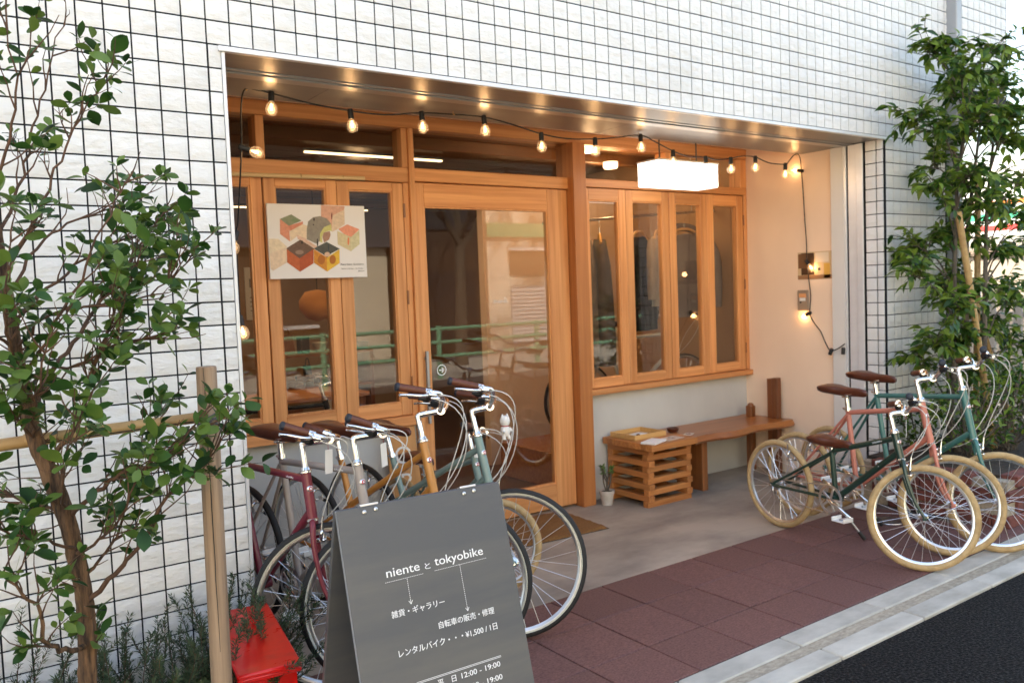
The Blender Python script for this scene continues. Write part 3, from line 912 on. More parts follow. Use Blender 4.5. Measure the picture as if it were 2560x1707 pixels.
socket_me = MB().lathe([(0.0, 0.012), (0.011, 0.012), (0.0135, 0.006), (0.0135, -0.034), (0.011, -0.036)], 12).mesh('socket', M['black'], 40)
bulb_me = MB().lathe([(0.010, -0.036), (0.0145, -0.041), (0.0225, -0.050), (0.0268, -0.064), (0.0262, -0.076), (0.0205, -0.089), (0.011, -0.0965), (0.0, -0.098)], 20).mesh('bulb', M['bulb_glass'], 60)
fil_me = MB().lathe([(0.0, -0.041), (0.0032, -0.045), (0.0052, -0.056), (0.0060, -0.066), (0.0040, -0.074), (0.0, -0.077)], 8).mesh('filament', M['filament'], 60)
BUL = [(x, Y, z, 0, 0) for x, z, _ in SOCK]
BUL += [(0.27, Y, 2.13, 0, 80), (0.226, Y, 1.757, 0, -12), (0.222, Y, 1.39, 0, 10), (4.425, 0.631, 2.263, 90, 95), (4.425, 0.60, 1.60, -90, 40), (4.425, 0.582, 1.221, 90, 70)]
for x, y, z, az, tilt in BUL:
    R_ = Matrix.Translation((x, y, z)) @ Matrix.Rotation(math.radians(az), 4, 'Z') @ Matrix.Rotation(math.radians(-tilt + rnd.uniform(-6, 6)), 4, 'Y') @ Matrix.Rotation(math.radians(rnd.uniform(-5, 5)), 4, 'X')
    s_ = obj('socket', socket_me, st); s_.matrix_basis = R_
    g_ = obj('bulb', bulb_me, st); g_.matrix_basis = R_
    f_ = obj('filament', fil_me, g_)
    ld = bpy.data.lights.new('bulb_light', 'POINT')
    ld.energy = 0.15; ld.color = WARM; ld.shadow_soft_size = 0.018
    lo = bpy.data.objects.new('bulb_light', ld); COL.objects.link(lo)
    lo.parent = g_; lo.location = (0, 0, -0.064)
for y, z, t in ((0.395, 0.955, 0.4), (0.30, 0.965, 0.1)):
    o = obj('socket', socket_me, st)
    o.matrix_basis = Matrix.Translation((4.408, y, z)) @ Matrix.Rotation(t, 4, 'X')
hk = MB()
for x, y, z in ((0.30, Y, 2.383), (1.36, Y, 2.372), (2.66, Y, 2.362), (4.35, 0.62, 2.37)):
    hk.tube([(x, y, z + 0.02), (x, y, z), (x + 0.006, y, z - 0.006), (x + 0.01, y, z)], 0.0018, 5)
hk.build('hooks', M['tray'], st)

# ------------------------------------------------------------------ lit sign box
lb = thing('lightbox_sign', 'glowing white rectangular lightbox sign with faint script hanging by two rods', 'sign', (3.265, 0.755, 2.11))
MB().box(2.98, 3.55, 0.66, 0.85, 2.11, 2.268, 0.006).build('box', M['lightbox'], lb)
MB().box(2.984, 3.546, 0.664, 0.846, 2.2685, 2.272).build('top_plate', M['metal_white'], lb)
boxes('edge_trim', [(2.978, 3.552, 0.657, 0.66, 2.262, 2.2725), (2.978, 2.98, 0.66, 0.85, 2.262, 2.2725)], M['metal_white'], lb, 0)
for x in (3.09, 3.44):
    MB().tube([(x, 0.755, 2.272), (x, 0.755, 2.50)], 0.005, 8).build('rod', M['rope'], lb)
script(3.17, 2.178, 0.6585, 0.24, 0.0016, 'lettering', cmat('faint_ink', (0.42, 0.42, 0.42)), lb)

# ------------------------------------------------------------------ exhibition poster and bamboo rod
po = thing('exhibition_poster', 'white exhibition poster board with painted pastel cubes on the folding window', 'poster', (0.86, 1.12, 1.57))
pw, ph = 0.553, 0.392
MB().box(0.583, 0.583 + pw, 1.113, 1.125, 1.572, 1.572 + ph, 0.001).build('board', cmat('poster_board', (0.76, 0.72, 0.70), 0.7), po)
def pxy(x, y):
    v = (y - 145) / 1262
    u = (x - 97 - 72 * v) / 1665
    return (0.583 + u * pw, 1.572 + ph * (1 - v))
ART = [('peach_panel', (0.72, 0.40, 0.29), [(1010, 160), (1400, 165), (1390, 250), (1200, 330), (1190, 560), (1130, 420), (1010, 350)]),
       ('cream_panel', (0.76, 0.58, 0.42), [(1200, 330), (1400, 230), (1410, 470), (1280, 560), (1200, 600)]),
       ('green_top', (0.27, 0.29, 0.18), [(320, 405), (500, 325), (665, 425), (460, 515)]),
       ('salmon_face', (0.72, 0.30, 0.19), [(320, 410), (460, 520), (480, 770), (325, 650)]),
       ('salmon_side', (0.66, 0.25, 0.16), [(465, 515), (690, 440), (690, 490), (480, 600)]),
       ('cream_face', (0.80, 0.62, 0.44), [(480, 610), (690, 490), (770, 520), (770, 740), (610, 680), (500, 770)]),
       ('peach_strip', (0.74, 0.48, 0.36), [(600, 670), (720, 720), (930, 860), (890, 890), (740, 800), (620, 740)]),
       ('grey_dome', (0.30, 0.26, 0.21), [(770, 560), (790, 440), (870, 370), (980, 350), (1090, 385), (1170, 480), (1050, 530), (990, 640), (980, 760), (920, 800), (770, 730)]),
       ('lime_edge', (0.62, 0.58, 0.22), [(1170, 480), (1185, 600), (1150, 590), (1050, 620), (1020, 700), (1030, 790), (985, 770), (990, 640), (1050, 540)]),
       ('brown_core', (0.42, 0.24, 0.17), [(1050, 625), (1150, 600), (1165, 660), (1140, 740), (1060, 790), (1030, 700)]),
       ('coral_top', (0.82, 0.33, 0.21), [(1310, 560), (1460, 480), (1670, 560), (1530, 690), (1420, 650)]),
       ('lemon_face', (0.68, 0.57, 0.35), [(1290, 600), (1420, 655), (1530, 700), (1530, 940), (1300, 820)]),
       ('lemon_side', (0.66, 0.60, 0.38), [(1530, 700), (1675, 580), (1680, 820), (1530, 940)]),
       ('rust_top', (0.17, 0.10, 0.07), [(425, 900), (650, 755), (880, 900), (640, 1070)]),
       ('rust_face', (0.52, 0.13, 0.05), [(425, 910), (640, 1070), (650, 1285), (430, 1120)]),
       ('rust_side', (0.46, 0.10, 0.04), [(645, 1070), (870, 915), (870, 1150), (655, 1285)]),
       ('slate_top', (0.10, 0.10, 0.085), [(890, 900), (1100, 790), (1320, 905), (1180, 980), (1110, 1050), (1050, 1000)]),
       ('mustard_face', (0.66, 0.27, 0.045), [(885, 915), (1110, 1060), (1110, 1290), (890, 1140)]),
       ('yellow_side', (0.78, 0.47, 0.06), [(1110, 1060), (1320, 920), (1325, 1150), (1115, 1290)]),
       ('cream_corner', (0.78, 0.60, 0.44), [(160, 980), (420, 890), (430, 1130), (215, 1260), (180, 1230)]),
       ('cream_lid', (0.80, 0.66, 0.48), [(150, 740), (290, 740), (430, 870), (160, 975)])]
for k, (nm, c, pts) in enumerate(ART):
    gx, gy = sum(p[0] for p in pts) / len(pts), sum(p[1] for p in pts) / len(pts)
    pts = [(gx + (p[0] - gx) * 1.05, gy + (p[1] - gy) * 1.05) for p in pts]
    y = 1.1118 - k * 0.00006
    MB().prism([(pxy(*p)[0], y, pxy(*p)[1]) for p in pts], (0, 0.0008, 0)).build('painted_shape', cmat('print_' + nm, c, 0.8, c2=tuple(v * 0.82 for v in c), scale=(60, 60, 60)), po)
def blot(x, y, rx, ry, c, k, nm):
    pts = [pxy(x + rx * math.cos(a), y + ry * math.sin(a)) for a in [2 * PI * i / 14 for i in range(14)]]
    MB().prism([(u, 1.1102 - 0.00005 * k, v) for u, v in pts], (0, 0.0006, 0)).build('painted_mark', cmat('print_' + nm, c, 0.8), po)
for k, q in enumerate(((880, 400, 12, 26, 0), (872, 490, 9, 12, 0), (1185, 335, 11, 60, 1), (942, 800, 12, 75, 0), (1132, 880, 10, 60, 2), (680, 790, 14, 32, 0), (1010, 1090, 62, 82, 3), (1205, 1090, 55, 80, 3), (1110, 1000, 48, 42, 4), (640, 960, 70, 38, 5), (1480, 770, 16, 70, 6), (560, 420, 60, 26, 7))):
    blot(*q[:4], ((0.04, 0.03, 0.03), (0.20, 0.06, 0.05), (0.05, 0.06, 0.07), (0.42, 0.14, 0.03), (0.62, 0.42, 0.30), (0.30, 0.20, 0.15), (0.72, 0.22, 0.10), (0.20, 0.26, 0.14))[q[4]], k, 'mark%d' % q[4])
for s, x, y, h in (('Piero Saito  Exhibition', 1350, 1190, 0.0135), ('2019.11.23 Sat - 12.15 Sun', 1360, 1262, 0.0095), ('@niente', 1665, 1305, 0.0085)):
    u, v = pxy(x, y)
    text_on('lettering', s, h, basis((u, 1.1105, v), (1, 0, 0), (0, 0, 1)), M['ink_grey'], po, width={0.0135: 0.136, 0.0095: 0.13, 0.0085: 0.036}[h])
br = thing('bamboo_rod', 'pale bamboo rod lying across the head of the left folding window', 'rod', (0.7, 1.12, 2.10))
MB().tube([(0.03, 1.125, 2.103), (0.55, 1.124, 2.108), (1.15, 1.122, 2.118)], 0.0115, 10).build('cane', cmat('pale_bamboo', (0.66, 0.47, 0.25), 0.45), br, 50)
b = MB()
for x in (0.35, 0.78, 1.02):
    b.tube([(x - 0.003, 1.1235, 2.106 + (x - 0.35) * 0.018), (x + 0.003, 1.1235, 2.106 + (x - 0.35) * 0.018)], 0.0128, 10)
b.build('joints', M['bamboo'], br)

# ------------------------------------------------------------------ wall things in the recess
pp = thing('wall_photo', 'colour photo print of a room taped to the cream return wall', 'poster', (4.445, 0.55, 1.47))
X_ = 4.4445
def wq(nm, y0, y1, z0, z1, c, lay, par=pp):
    MB().box(X_ - 0.0006 - lay * 0.0004, X_ - lay * 0.0004, y0, y1, z0, z1).build(nm, cmat('photo_' + nm, c, 0.5), par)
wq('sheet', 0.396, 0.69, 1.468, 1.668, (0.62, 0.45, 0.27), 0)
wq('dark_shelf', 0.55, 0.66, 1.50, 1.66, (0.06, 0.03, 0.015), 1)
wq('bookcase', 0.60, 0.685, 1.55, 1.655, (0.16, 0.08, 0.035), 2)
wq('yellow_panel', 0.42, 0.47, 1.475, 1.58, (0.62, 0.36, 0.07), 2)
wq('white_wall', 0.43, 0.54, 1.59, 1.66, (0.74, 0.62, 0.48), 1)
wq('black_frame', 0.50, 0.52, 1.53, 1.55, (0.02, 0.02, 0.02), 3)
wq('brown_floor', 0.40, 0.69, 1.469, 1.498, (0.30, 0.16, 0.08), 2)
wb = thing('meter_box', 'small grey-brown utility box on the cream wall below the photo', 'box', (4.44, 0.645, 1.24))
MB().box(4.432, 4.4455, 0.60, 0.69, 1.237, 1.39, 0.003).build('cover', cmat('brown_grey_box', (0.30, 0.22, 0.16), 0.5), wb)
MB().box(4.4305, 4.432, 0.615, 0.675, 1.335, 1.365).build('sticker', cmat('orange_sticker', (0.75, 0.35, 0.15), 0.6), wb)
MB().box(4.4305, 4.432, 0.62, 0.67, 1.31, 1.333).build('sticker', M['paper'], wb)
MB().lathe([(0.0, 0.0), (0.007, 0.0), (0.006, 0.004), (0, 0.005)], 12, Matrix.Translation((4.432, 0.662, 1.30)) @ Matrix.Rotation(-PI / 2, 4, 'Y')).build('lock', M['ink'], wb)

# ------------------------------------------------------------------ door mat
mt_ = thing('door_mat', 'brown coir door mat on the concrete before the door', 'door mat', (2.05, 0.88, 0))
Rm = Matrix.Translation((2.04, 0.885, 0.0)) @ Matrix.Rotation(math.radians(-4), 4, 'Z')
b = MB(Rm)
n1, n2 = 46, 30
vs, fs = [], []
for j in range(n2 + 1):
    for i in range(n1 + 1):
        u, v = i / n1 - 0.5, j / n2 - 0.5
        e = 0.003 if i in (0, n1) or j in (0, n2) else 0.0
        vs.append((u * 0.80 + rnd.uniform(-e, e), v * 0.50 + rnd.uniform(-e, e), 0.004 if e else 0.016 + 0.003 * math.sin(u * 260 + v * 40) * math.sin(v * 200)))
for j in range(n2):
    for i in range(n1):
        a = j * (n1 + 1) + i
        fs.append((a, a + 1, a + n1 + 2, a + n1 + 1))
b.add(vs, fs)
b.build('coir_pile', M['coir'], mt_, 60)
MB(Rm).box(-0.401, 0.401, -0.251, 0.251, 0.001, 0.0035).build('backing', M['ink'], mt_)

# ------------------------------------------------------------------ crate table of stacked square timbers
ct = thing('timber_crate_table', 'low square table stacked from crossed pine timbers under the right window', 'table', (3.13, 0.98, 0))
TX0, TX1, TY0, TY1 = 2.925, 3.335, 0.775, 1.17
hh = 0.0385
lv = 0
z = 0.0
for k in range(10):
    if k % 2 == 0:
        for y in (TY0, TY1 - 0.05):
            MB().box(TX0 + rnd.uniform(-.004, .004), TX1 + rnd.uniform(-.004, .004), y, y + 0.05, z, z + hh, 0.003).build('timber', M['crate_x'], ct)
    else:
        for x in (TX0, TX1 - 0.05):
            MB().box(x, x + 0.05, TY0 - 0.012 + rnd.uniform(-.004, .004), TY1 + rnd.uniform(-.004, .004), z, z + hh, 0.003).build('timber', M['crate_y'], ct)
    z += hh + 0.0004
zt = z
n = 9
for k in range(n):
    y = 0.70 + k * (0.478 / n)
    w = 0.478 / n - 0.001
    MB().box(2.893 + rnd.uniform(-.003, .003), 3.325, y, y + w, zt, zt + 0.042 + rnd.uniform(-.001, .001), 0.002).build('top_timber', M['crate_x'], ct)
ZT = zt + 0.0432
tr = thing('display_tray', 'shallow pale wooden tray on the timber crate table', 'tray', (3.06, 1.03, ZT))
tx0, tx1, ty0, ty1 = 2.94, 3.23, 0.90, 1.15
MB().box(tx0, tx1, ty0, ty1, ZT, ZT + 0.006).build('base', M['tray'], tr)
for a in ((tx0, tx1, ty0, ty0 + 0.009), (tx0, tx1, ty1 - 0.009, ty1), (tx0, tx0 + 0.009, ty0 + 0.009, ty1 - 0.009), (tx1 - 0.009, tx1, ty0 + 0.009, ty1 - 0.009)):
    MB().box(*a, ZT + 0.006, ZT + 0.034, 0.0015).build('side', M['tray'], tr)
sl = thing('leaflet', 'white card lying in the pale wooden tray', 'paper', (3.13, 1.04, ZT))
MB(Matrix.Translation((3.11, 1.05, ZT + 0.0075)) @ Matrix.Rotation(0.25, 4, 'Z')).box(-0.06, 0.06, -0.04, 0.04, -0.001, 0.001).build('card', M['paper'], sl)
wb_ = thing('wooden_ball', 'small dark wooden bead in the tray', 'ornament', (2.99, 0.935, ZT + 0.006))
MB().lathe([(0, 0), (0.011, 0.003), (0.0165, 0.014), (0.0135, 0.026), (0.005, 0.031), (0, 0.031)], 16, Matrix.Translation((3.0, 0.935, ZT + 0.006))).build('bead', cmat('dark_bead', (0.09, 0.02, 0.012), 0.2), wb_, 60)
for k, (x, y, a, w, h, lab, c) in enumerate(((2.985, 0.775, 0.35, 0.17, 0.105, 'thick stack of white leaflets on the crate table corner', (0.82, 0.82, 0.82)),
                                            (3.16, 0.79, 0.1, 0.17, 0.10, 'brown patterned flyer beside the white leaflets on the crate table', (0.62, 0.5, 0.42)),
                                            (3.40, 0.85, 0.5, 0.085, 0.06, 'small pale postcard on the bench end', (0.7, 0.62, 0.54)))):
    zz_ = ZT if k < 2 else 0.423
    f = thing('leaflet_stack' if k == 0 else 'flyer', lab, 'paper', (x, y, zz_))
    Tm = Matrix.Translation((x, y, zz_)) @ Matrix.Rotation(a, 4, 'Z')
    MB(Tm).box(-w / 2, w / 2, -h / 2, h / 2, 0.0005, 0.012 if k == 0 else 0.003).build('sheets', cmat('leaf%d' % k, c, 0.7), f)
    if k:
        for q in range(4):
            u, v = rnd.uniform(-.3, .3) * w, rnd.uniform(-.3, .3) * h
            MB(Tm).lathe([(0, 0.0033), (rnd.uniform(.008, .018), 0.0033)], 10, Matrix.Translation((u, v, 0.0001 * q))).build('printed_spot', cmat('spot%d' % q, ((0.3, 0.12, 0.05), (0.6, 0.25, 0.1), (0.2, 0.1, 0.07), (0.75, 0.5, 0.35))[q]), f)
cu = thing('wooden_cup', 'small dark round wooden dish at the bench end by the tray', 'bowl', (3.37, 1.02, 0.423))
MB().lathe([(0, 0), (0.03, 0.0), (0.042, 0.016), (0.044, 0.03), (0.039, 0.03), (0.034, 0.012), (0, 0.008)], 18, Matrix.Translation((3.40, 1.0, 0.4225))).build('bowl', M['leather'], cu, 50)

# ------------------------------------------------------------------ bench
be = thing('wooden_bench', 'oiled live-edge plank bench under the right window', 'bench', (3.9, 0.96, 0))
b = MB()
n = 22
top, bot = [], []
fr_e = [0.735 + 0.022 * math.sin(i * 0.55) + 0.012 * noise.noise(Vector((i * 0.7, 3, 0))) for i in range(n + 1)]
vs, fs = [], []
for i in range(n + 1):
    x = 3.345 + (4.41 - 3.345) * i / n
    y0 = fr_e[i]
    y1 = 1.165
    vs += [(x, y0, 0.40), (x, y0 - 0.008, 0.385), (x, y0 + 0.006, 0.368), (x, y1, 0.368), (x, y1, 0.42), (x, y0 + 0.012, 0.42)]
for i in range(n):
    for k in range(6):
        a, c = i * 6 + k, i * 6 + (k + 1) % 6
        fs.append((a, c, c + 6, a + 6))
fs += [tuple(range(6)), tuple(n * 6 + k for k in range(5, -1, -1))]
b.add(vs, fs)
b.build('seat', M['bench'], be, 35)
MB().box(3.53, 3.585, 0.845, 1.10, 0.0, 0.3675, 0.004).build('leg', M['bench_z'], be)
b = MB()
b.box(4.30, 4.352, 1.03, 1.085, 0.0, 0.505, 0.004)
b.lathe([(0.026, 0), (0.022, 0.015), (0.01, 0.024), (0, 0.026)], 12, Matrix.Translation((4.326, 1.0575, 0.502)))
b.build('leg', M['bench_z'], be, 35)
pk = thing('leaning_plank', 'dark plank standing on end against the cream wall behind the bench', 'plank', (4.4, 0.86, 0))
Tp = Matrix.Translation((4.375, 0.87, 0.0))
MB(Tp).box(-0.03, 0.025, -0.045, 0.002, 0.0, 0.73, 0.003).build('board', wood('dark_plank', (0.20, 0.065, 0.02), (0.11, 0.035, 0.012), 'z', 0.4), pk)
MB(Tp).box(-0.024, 0.03, 0.004, 0.05, 0.0, 0.722, 0.003).build('board', wood('red_plank', (0.26, 0.085, 0.024), (0.15, 0.045, 0.014), 'z', 0.4), pk)

# ------------------------------------------------------------------ potted succulent
pt = thing('potted_succulent', 'small succulent in a whitewashed clay pot beside the crate table', 'potted plant', (2.80, 1.04, 0))
px_, py_ = 2.80, 1.045
MB().lathe([(0.0, 0.0), (0.036, 0.0), (0.046, 0.075), (0.052, 0.076), (0.053, 0.098), (0.047, 0.098), (0.044, 0.084), (0.0, 0.084)], 24, Matrix.Translation((px_, py_, 0))).build('pot', M['terracotta'], pt, 40)
MB().lathe([(0.0, 0.088), (0.045, 0.086)], 16, Matrix.Translation((px_, py_, 0))).build('soil', M['soil'], pt)
b = MB()
tips = []
for k, (dx, dy, h) in enumerate(((-0.045, -0.01, 0.27), (-0.01, 0.02, 0.245), (0.025, -0.02, 0.225), (0.05, 0.0, 0.245), (-0.025, 0.0, 0.22))):
    pts = [(px_ + dx * 0.1, py_ + dy * 0.2, 0.085), (px_ + dx * 0.2 + 0.008 * (-1) ** k, py_ + dy, 0.085 + (h - 0.085) * 0.45), (px_ + dx * 0.8, py_ + dy, 0.085 + (h - 0.085) * 0.8), (px_ + dx, py_ + dy, h)]
    b.tube(catmull(pts, 4), 0.0052, 7)
    tips.append(Vector(pts[-1]))
b.build('stem', M['bark_grey'], pt, 60)
b = MB()
for t_ in tips:
    for k in range(15):
        a = k * 2.4
        el = rnd.uniform(-0.2, 0.9)
        d = Vector((math.cos(a) * math.cos(el), math.sin(a) * math.cos(el), math.sin(el)))
        L = rnd.uniform(0.024, 0.036)
        x, y = frame_of(d)
        p0 = t_ - Vector((0, 0, rnd.uniform(0, 0.016)))
        b.add([p0, p0 + d * L * .55 + x * 0.0085, p0 + d * L, p0 + d * L * .55 - x * 0.0085, p0 + d * L * .5 + y * 0.004], [(0, 1, 4), (1, 2, 4), (2, 3, 4), (3, 0, 4), (0, 3, 2, 1)])
tag(b.build('foliage', cmat('succulent_leaf', (0.07, 0.17, 0.03), 0.4, c2=(0.13, 0.22, 0.04), scale=(40, 40, 40)), pt), kind='stuff')

# ------------------------------------------------------------------ OPEN board behind the parked bicycles
ob = thing('open_board', 'plywood board with white letters spelling OPEN by the door', 'sign', (1.25, 1.02, 0))
To = Matrix.Translation((1.215, 1.035, 0.0)) @ Matrix.Rotation(math.radians(-9), 4, 'X')
MB(To).box(0.0, 0.19, -0.006, 0.006, 0.0, 0.71, 0.002).build('board', wood('plywood', (0.55, 0.27, 0.09), (0.46, 0.20, 0.06), 'z'), ob)
for k, ch in enumerate('OPEN'):
    me = text_mesh(ch, 0.145, 'CENTER', 0.0008)
    me.transform(To @ basis((0.095, -0.0075, 0.50 - k * 0.155), (1, 0, 0), (0, 0, 1)))
    me.materials.clear(); me.materials.append(M['paper'])
    obj('letter', me, ob)

# ------------------------------------------------------------------ A-frame sign on the pavement
A0 = Vector((-0.003, -0.976, 0.86)); AU = Vector((0.9992, -0.0394, 0.0)).normalized()
AE = Vector((-0.0104, -0.264, -0.9645)).normalized()
AN = AU.cross(AE).normalized()                      # into the board, away from the viewer when +
if AN.y < 0: AN = -AN
AW, AL = 0.5433, 0.888
af = thing('a_frame_sign', 'grey folding A-frame sign board with white lettering in front of the bicycles', 'sign', (A0 + AU * AW / 2).to_tuple()[:2] + (0.0,))
def abas(u, e, off=0.0):
    return basis(A0 + AU * u + AE * e - AN * off, AU, -AE)
b = MB()
b.cbox((AW / 2, AL / 2, 0.008), 0.0015, 0, abas(AW / 2, AL / 2, 0) @ Matrix.Translation((0, 0, -0.008)))
fp_ = b.build('front_panel', [M['board'], cmat('board_edge', (0.30, 0.31, 0.33), 0.6)], af)
for p_ in fp_.data.polygons:
    if abs(p_.normal.dot(AN)) < 0.6:
        p_.material_index = 1
BE = Vector((0.0113, 0.286, -0.958)).normalized()
BN = AU.cross(BE).normalized()
if BN.y < 0: BN = -BN
b = MB()
Tb = basis(A0 + AU * AW / 2 + BE * (AL / 2) + AN * 0.018, AU, -BE)
b.cbox((AW / 2, AL / 2, 0.008), 0.0015, 0, Tb)
b.build('back_panel', M['board'], af)
for u in (0.10, 0.43):
    b = MB()
    b.cbox((0.028, 0.0025, 0.011), 0.0008, 0, abas(u, -0.0025, 0) @ Matrix.Translation((0, 0, -0.011)))
    b.tube([A0 + AU * (u - 0.028) + Vector((0, 0.004, 0.003)), A0 + AU * (u + 0.028) + Vector((0, 0.004, 0.003))], 0.003, 8)
    b.build('hinge', M['alu'], af, 40)
    for du in (-0.018, 0.018):
        MB().lathe([(0.0065, 0.0), (0.006, 0.002), (0.003, 0.0032), (0, 0.0034)], 12, abas(u + du, 0.016 if du < 0 else 0.013, 0)).build('screw', M['hub'], af, 40)
def atext(s, u, e, width, size, sp=1.0):
    return text_on('lettering', s, size, abas(u, e, 0.0006), M['white_print'], af, width=width, spacing=sp)
atext('niente', 0.1196, 0.2095, 0.1056, 0.036)
atext('と', 0.2425, 0.2105, 0.0175, 0.021)
atext('tokyobike', 0.2755, 0.2075, 0.1666, 0.036)
atext('雑貨・ギャラリー', 0.1165, 0.3215, 0.1705, 0.0215)
atext('自転車の販売・修理', 0.2565, 0.3832, 0.1895, 0.0215)
atext('レンタルバイク・・・¥1,500 / 1日', 0.1203, 0.4295, 0.327, 0.0225)
atext('平　日', 0.2243, 0.5368, 0.060, 0.021)
atext('12:00 - 19:00', 0.3025, 0.5365, 0.133, 0.0215)
atext('11:00 - 19:00', 0.3025, 0.5735, 0.133, 0.0215)
def rule(pts, wdt, dash, nm):
    b = MB()
    for (u0, e0), (u1, e1) in pts:
        L = math.hypot(u1 - u0, e1 - e0)
        n_ = max(1, int(L / dash)) if dash else 1
        for k in range(n_):
            t0, t1 = k / n_, (k + (0.62 if dash else 1.0)) / n_
            p = A0 + AU * (u0 + (u1 - u0) * t0) + AE * (e0 + (e1 - e0) * t0) - AN * 0.0009
            q = A0 + AU * (u0 + (u1 - u0) * t1) + AE * (e0 + (e1 - e0) * t1) - AN * 0.0009
            b.bar(p, q, wdt, 0.0006, up=AN)
    return b.build(nm, M['white_print'], af)
rule([((0.1123, 0.2225), (0.2356, 0.2215))], 0.0012, 0.0055, 'dashed_rule')
rule([((0.2712, 0.2212), (0.4516, 0.2198))], 0.0012, 0.0055, 'dashed_rule')
rule([((0.1807, 0.2242), (0.1811, 0.2935))], 0.0012, 0.0055, 'dashed_rule')
rule([((0.3565, 0.2205), (0.3577, 0.354))], 0.0012, 0.0055, 'dashed_rule')
for u, e in ((0.1811, 0.2965), (0.3577, 0.357)):
    rule([((u, e), (u - 0.006, e - 0.010)), ((u, e), (u + 0.006, e - 0.010)), ((u, e - 0.012), (u, e))], 0.0014, 0, 'arrow_head')
rule([((0.16, 0.5095), (0.4425, 0.5078)), ((0.16, 0.5130), (0.4425, 0.5113))], 0.0012, 0, 'double_rule')

# ------------------------------------------------------------------ red lidded box in the bed
rb = thing('red_box', 'glossy red metal box with an overhanging sloped lid beside the wooden stake', 'box', (-0.1, -0.45, 0))
x0, x1, y0, y1 = -0.185, -0.022, -0.635, -0.285
MB().prism([(x0, y0, 0.0), (x1, y0 - 0.01, 0.0), (x1, y0 - 0.01, 0.322), (x0, y0, 0.322)], (0.03, y1 - y0, 0.0)).build('body', M['red_paint'], rb)
Tl = Matrix.Translation((-0.10, -0.475, 0.358)) @ Matrix.Rotation(math.radians(8.0), 4, 'X') @ Matrix.Rotation(math.radians(-5.5), 4, 'Z')
b = MB(Tl)
b.cbox((0.098, 0.215, 0.009), 0.006)
b.build('lid', M['red_paint'], rb, 40)
b = MB(Tl)
b.box(-0.0975, 0.0975, -0.2155, -0.205, -0.022, -0.006, 0.004)
b.build('lid_lip', M['red_paint'], rb, 40)
# ------------------------------------------------------------------ bicycles
def wheel_parts(R, tyre, rr):
    """meshes for a wheel in its own plane (axis = local y), centre at the origin; shared between bicycles"""
    key = (round(R, 3), tyre)
    if key in wheel_parts.cache:
        return wheel_parts.cache[key]
    Rx = Matrix.Rotation(PI / 2, 4, 'X')
    Rc = R - rr
    b = MB()
    prof = []
    K = 10
    for k in range(K):
        a = 2 * PI * k / K
        prof.append((Rc + rr * math.cos(a), rr * math.sin(a)))
    b.lathe(prof, 56, Rx, 0, True)
    if tyre == 'black':
        seg = [i for i in range(K)]
        for i in range(K):
            c = math.cos(2 * PI * (i + 0.5) / K)
            for k in range(56):
                b.m[i * 56 + k] = 0 if c > -0.15 else 1
        tm = b.mesh('tyre', [M['tyre_black'], M['tyre_wall']], 60)
    else:
        tm = b.mesh('tyre', M['tyre_tan'], 60)
    Ri = Rc - rr * 0.45
    d = 0.018
    b = MB()
    b.lathe([(Ri, -0.010), (Ri + 0.001, 0.010), (Ri - d * 0.55, 0.0098), (Ri - d, 0.004), (Ri - d, -0.004), (Ri - d * 0.55, -0.0098)], 56, Rx, 0, True)
    rm = b.mesh('rim', M['alu'], 40)
    b = MB()
    n = 28
    for k in range(n):
        side = 1 if k % 2 else -1
        a = 2 * PI * k / n
        off = (0.9 if (k // 2) % 2 else -0.9)
        p = Vector((0.019 * math.cos(a + off), side * 0.024, 0.019 * math.sin(a + off)))
        q = Vector(((Ri - d) * math.cos(a), 0.002 * side, (Ri - d) * math.sin(a)))
        b.tube([p, q], 0.00125, 4, False)
    sm = b.mesh('spokes', M['alu'])
    b = MB()
    b.lathe([(0.0, -0.052), (0.006, -0.052), (0.007, -0.04), (0.010, -0.036), (0.0215, -0.028), (0.0215, -0.024), (0.012, -0.019), (0.011, 0.019), (0.0215, 0.024), (0.0215, 0.028), (0.010, 0.036), (0.007, 0.04), (0.006, 0.052), (0.0, 0.052)], 14, Rx)
    hm = b.mesh('hub', M['chrome'], 40)
    wheel_parts.cache[key] = (tm, rm, sm, hm)
    return wheel_parts.cache[key]
wheel_parts.cache = {}

def add_wheel(root, R, tyre, rr, mtx, rear=False):
    tm, rm, sm, hm = wheel_parts(R, tyre, rr)
    w = obj('rim', rm, root)
    w.name = 'wheel'
    w.matrix_basis = mtx
    obj('tyre', tm, w); s = obj('spokes', sm, w); obj('hub', hm, w)
    if rear:
        b = MB()
        for k, r_ in enumerate((0.036, 0.033, 0.030, 0.027, 0.024)):
            b.lathe([(r_, -0.030 - k * 0.0045), (r_, -0.032 - k * 0.0045), (0.008, -0.032 - k * 0.0045)], 18, Matrix.Rotation(-PI / 2, 4, 'X'))
        b.build('sprocket', M['hub'], w, 40)
    return w

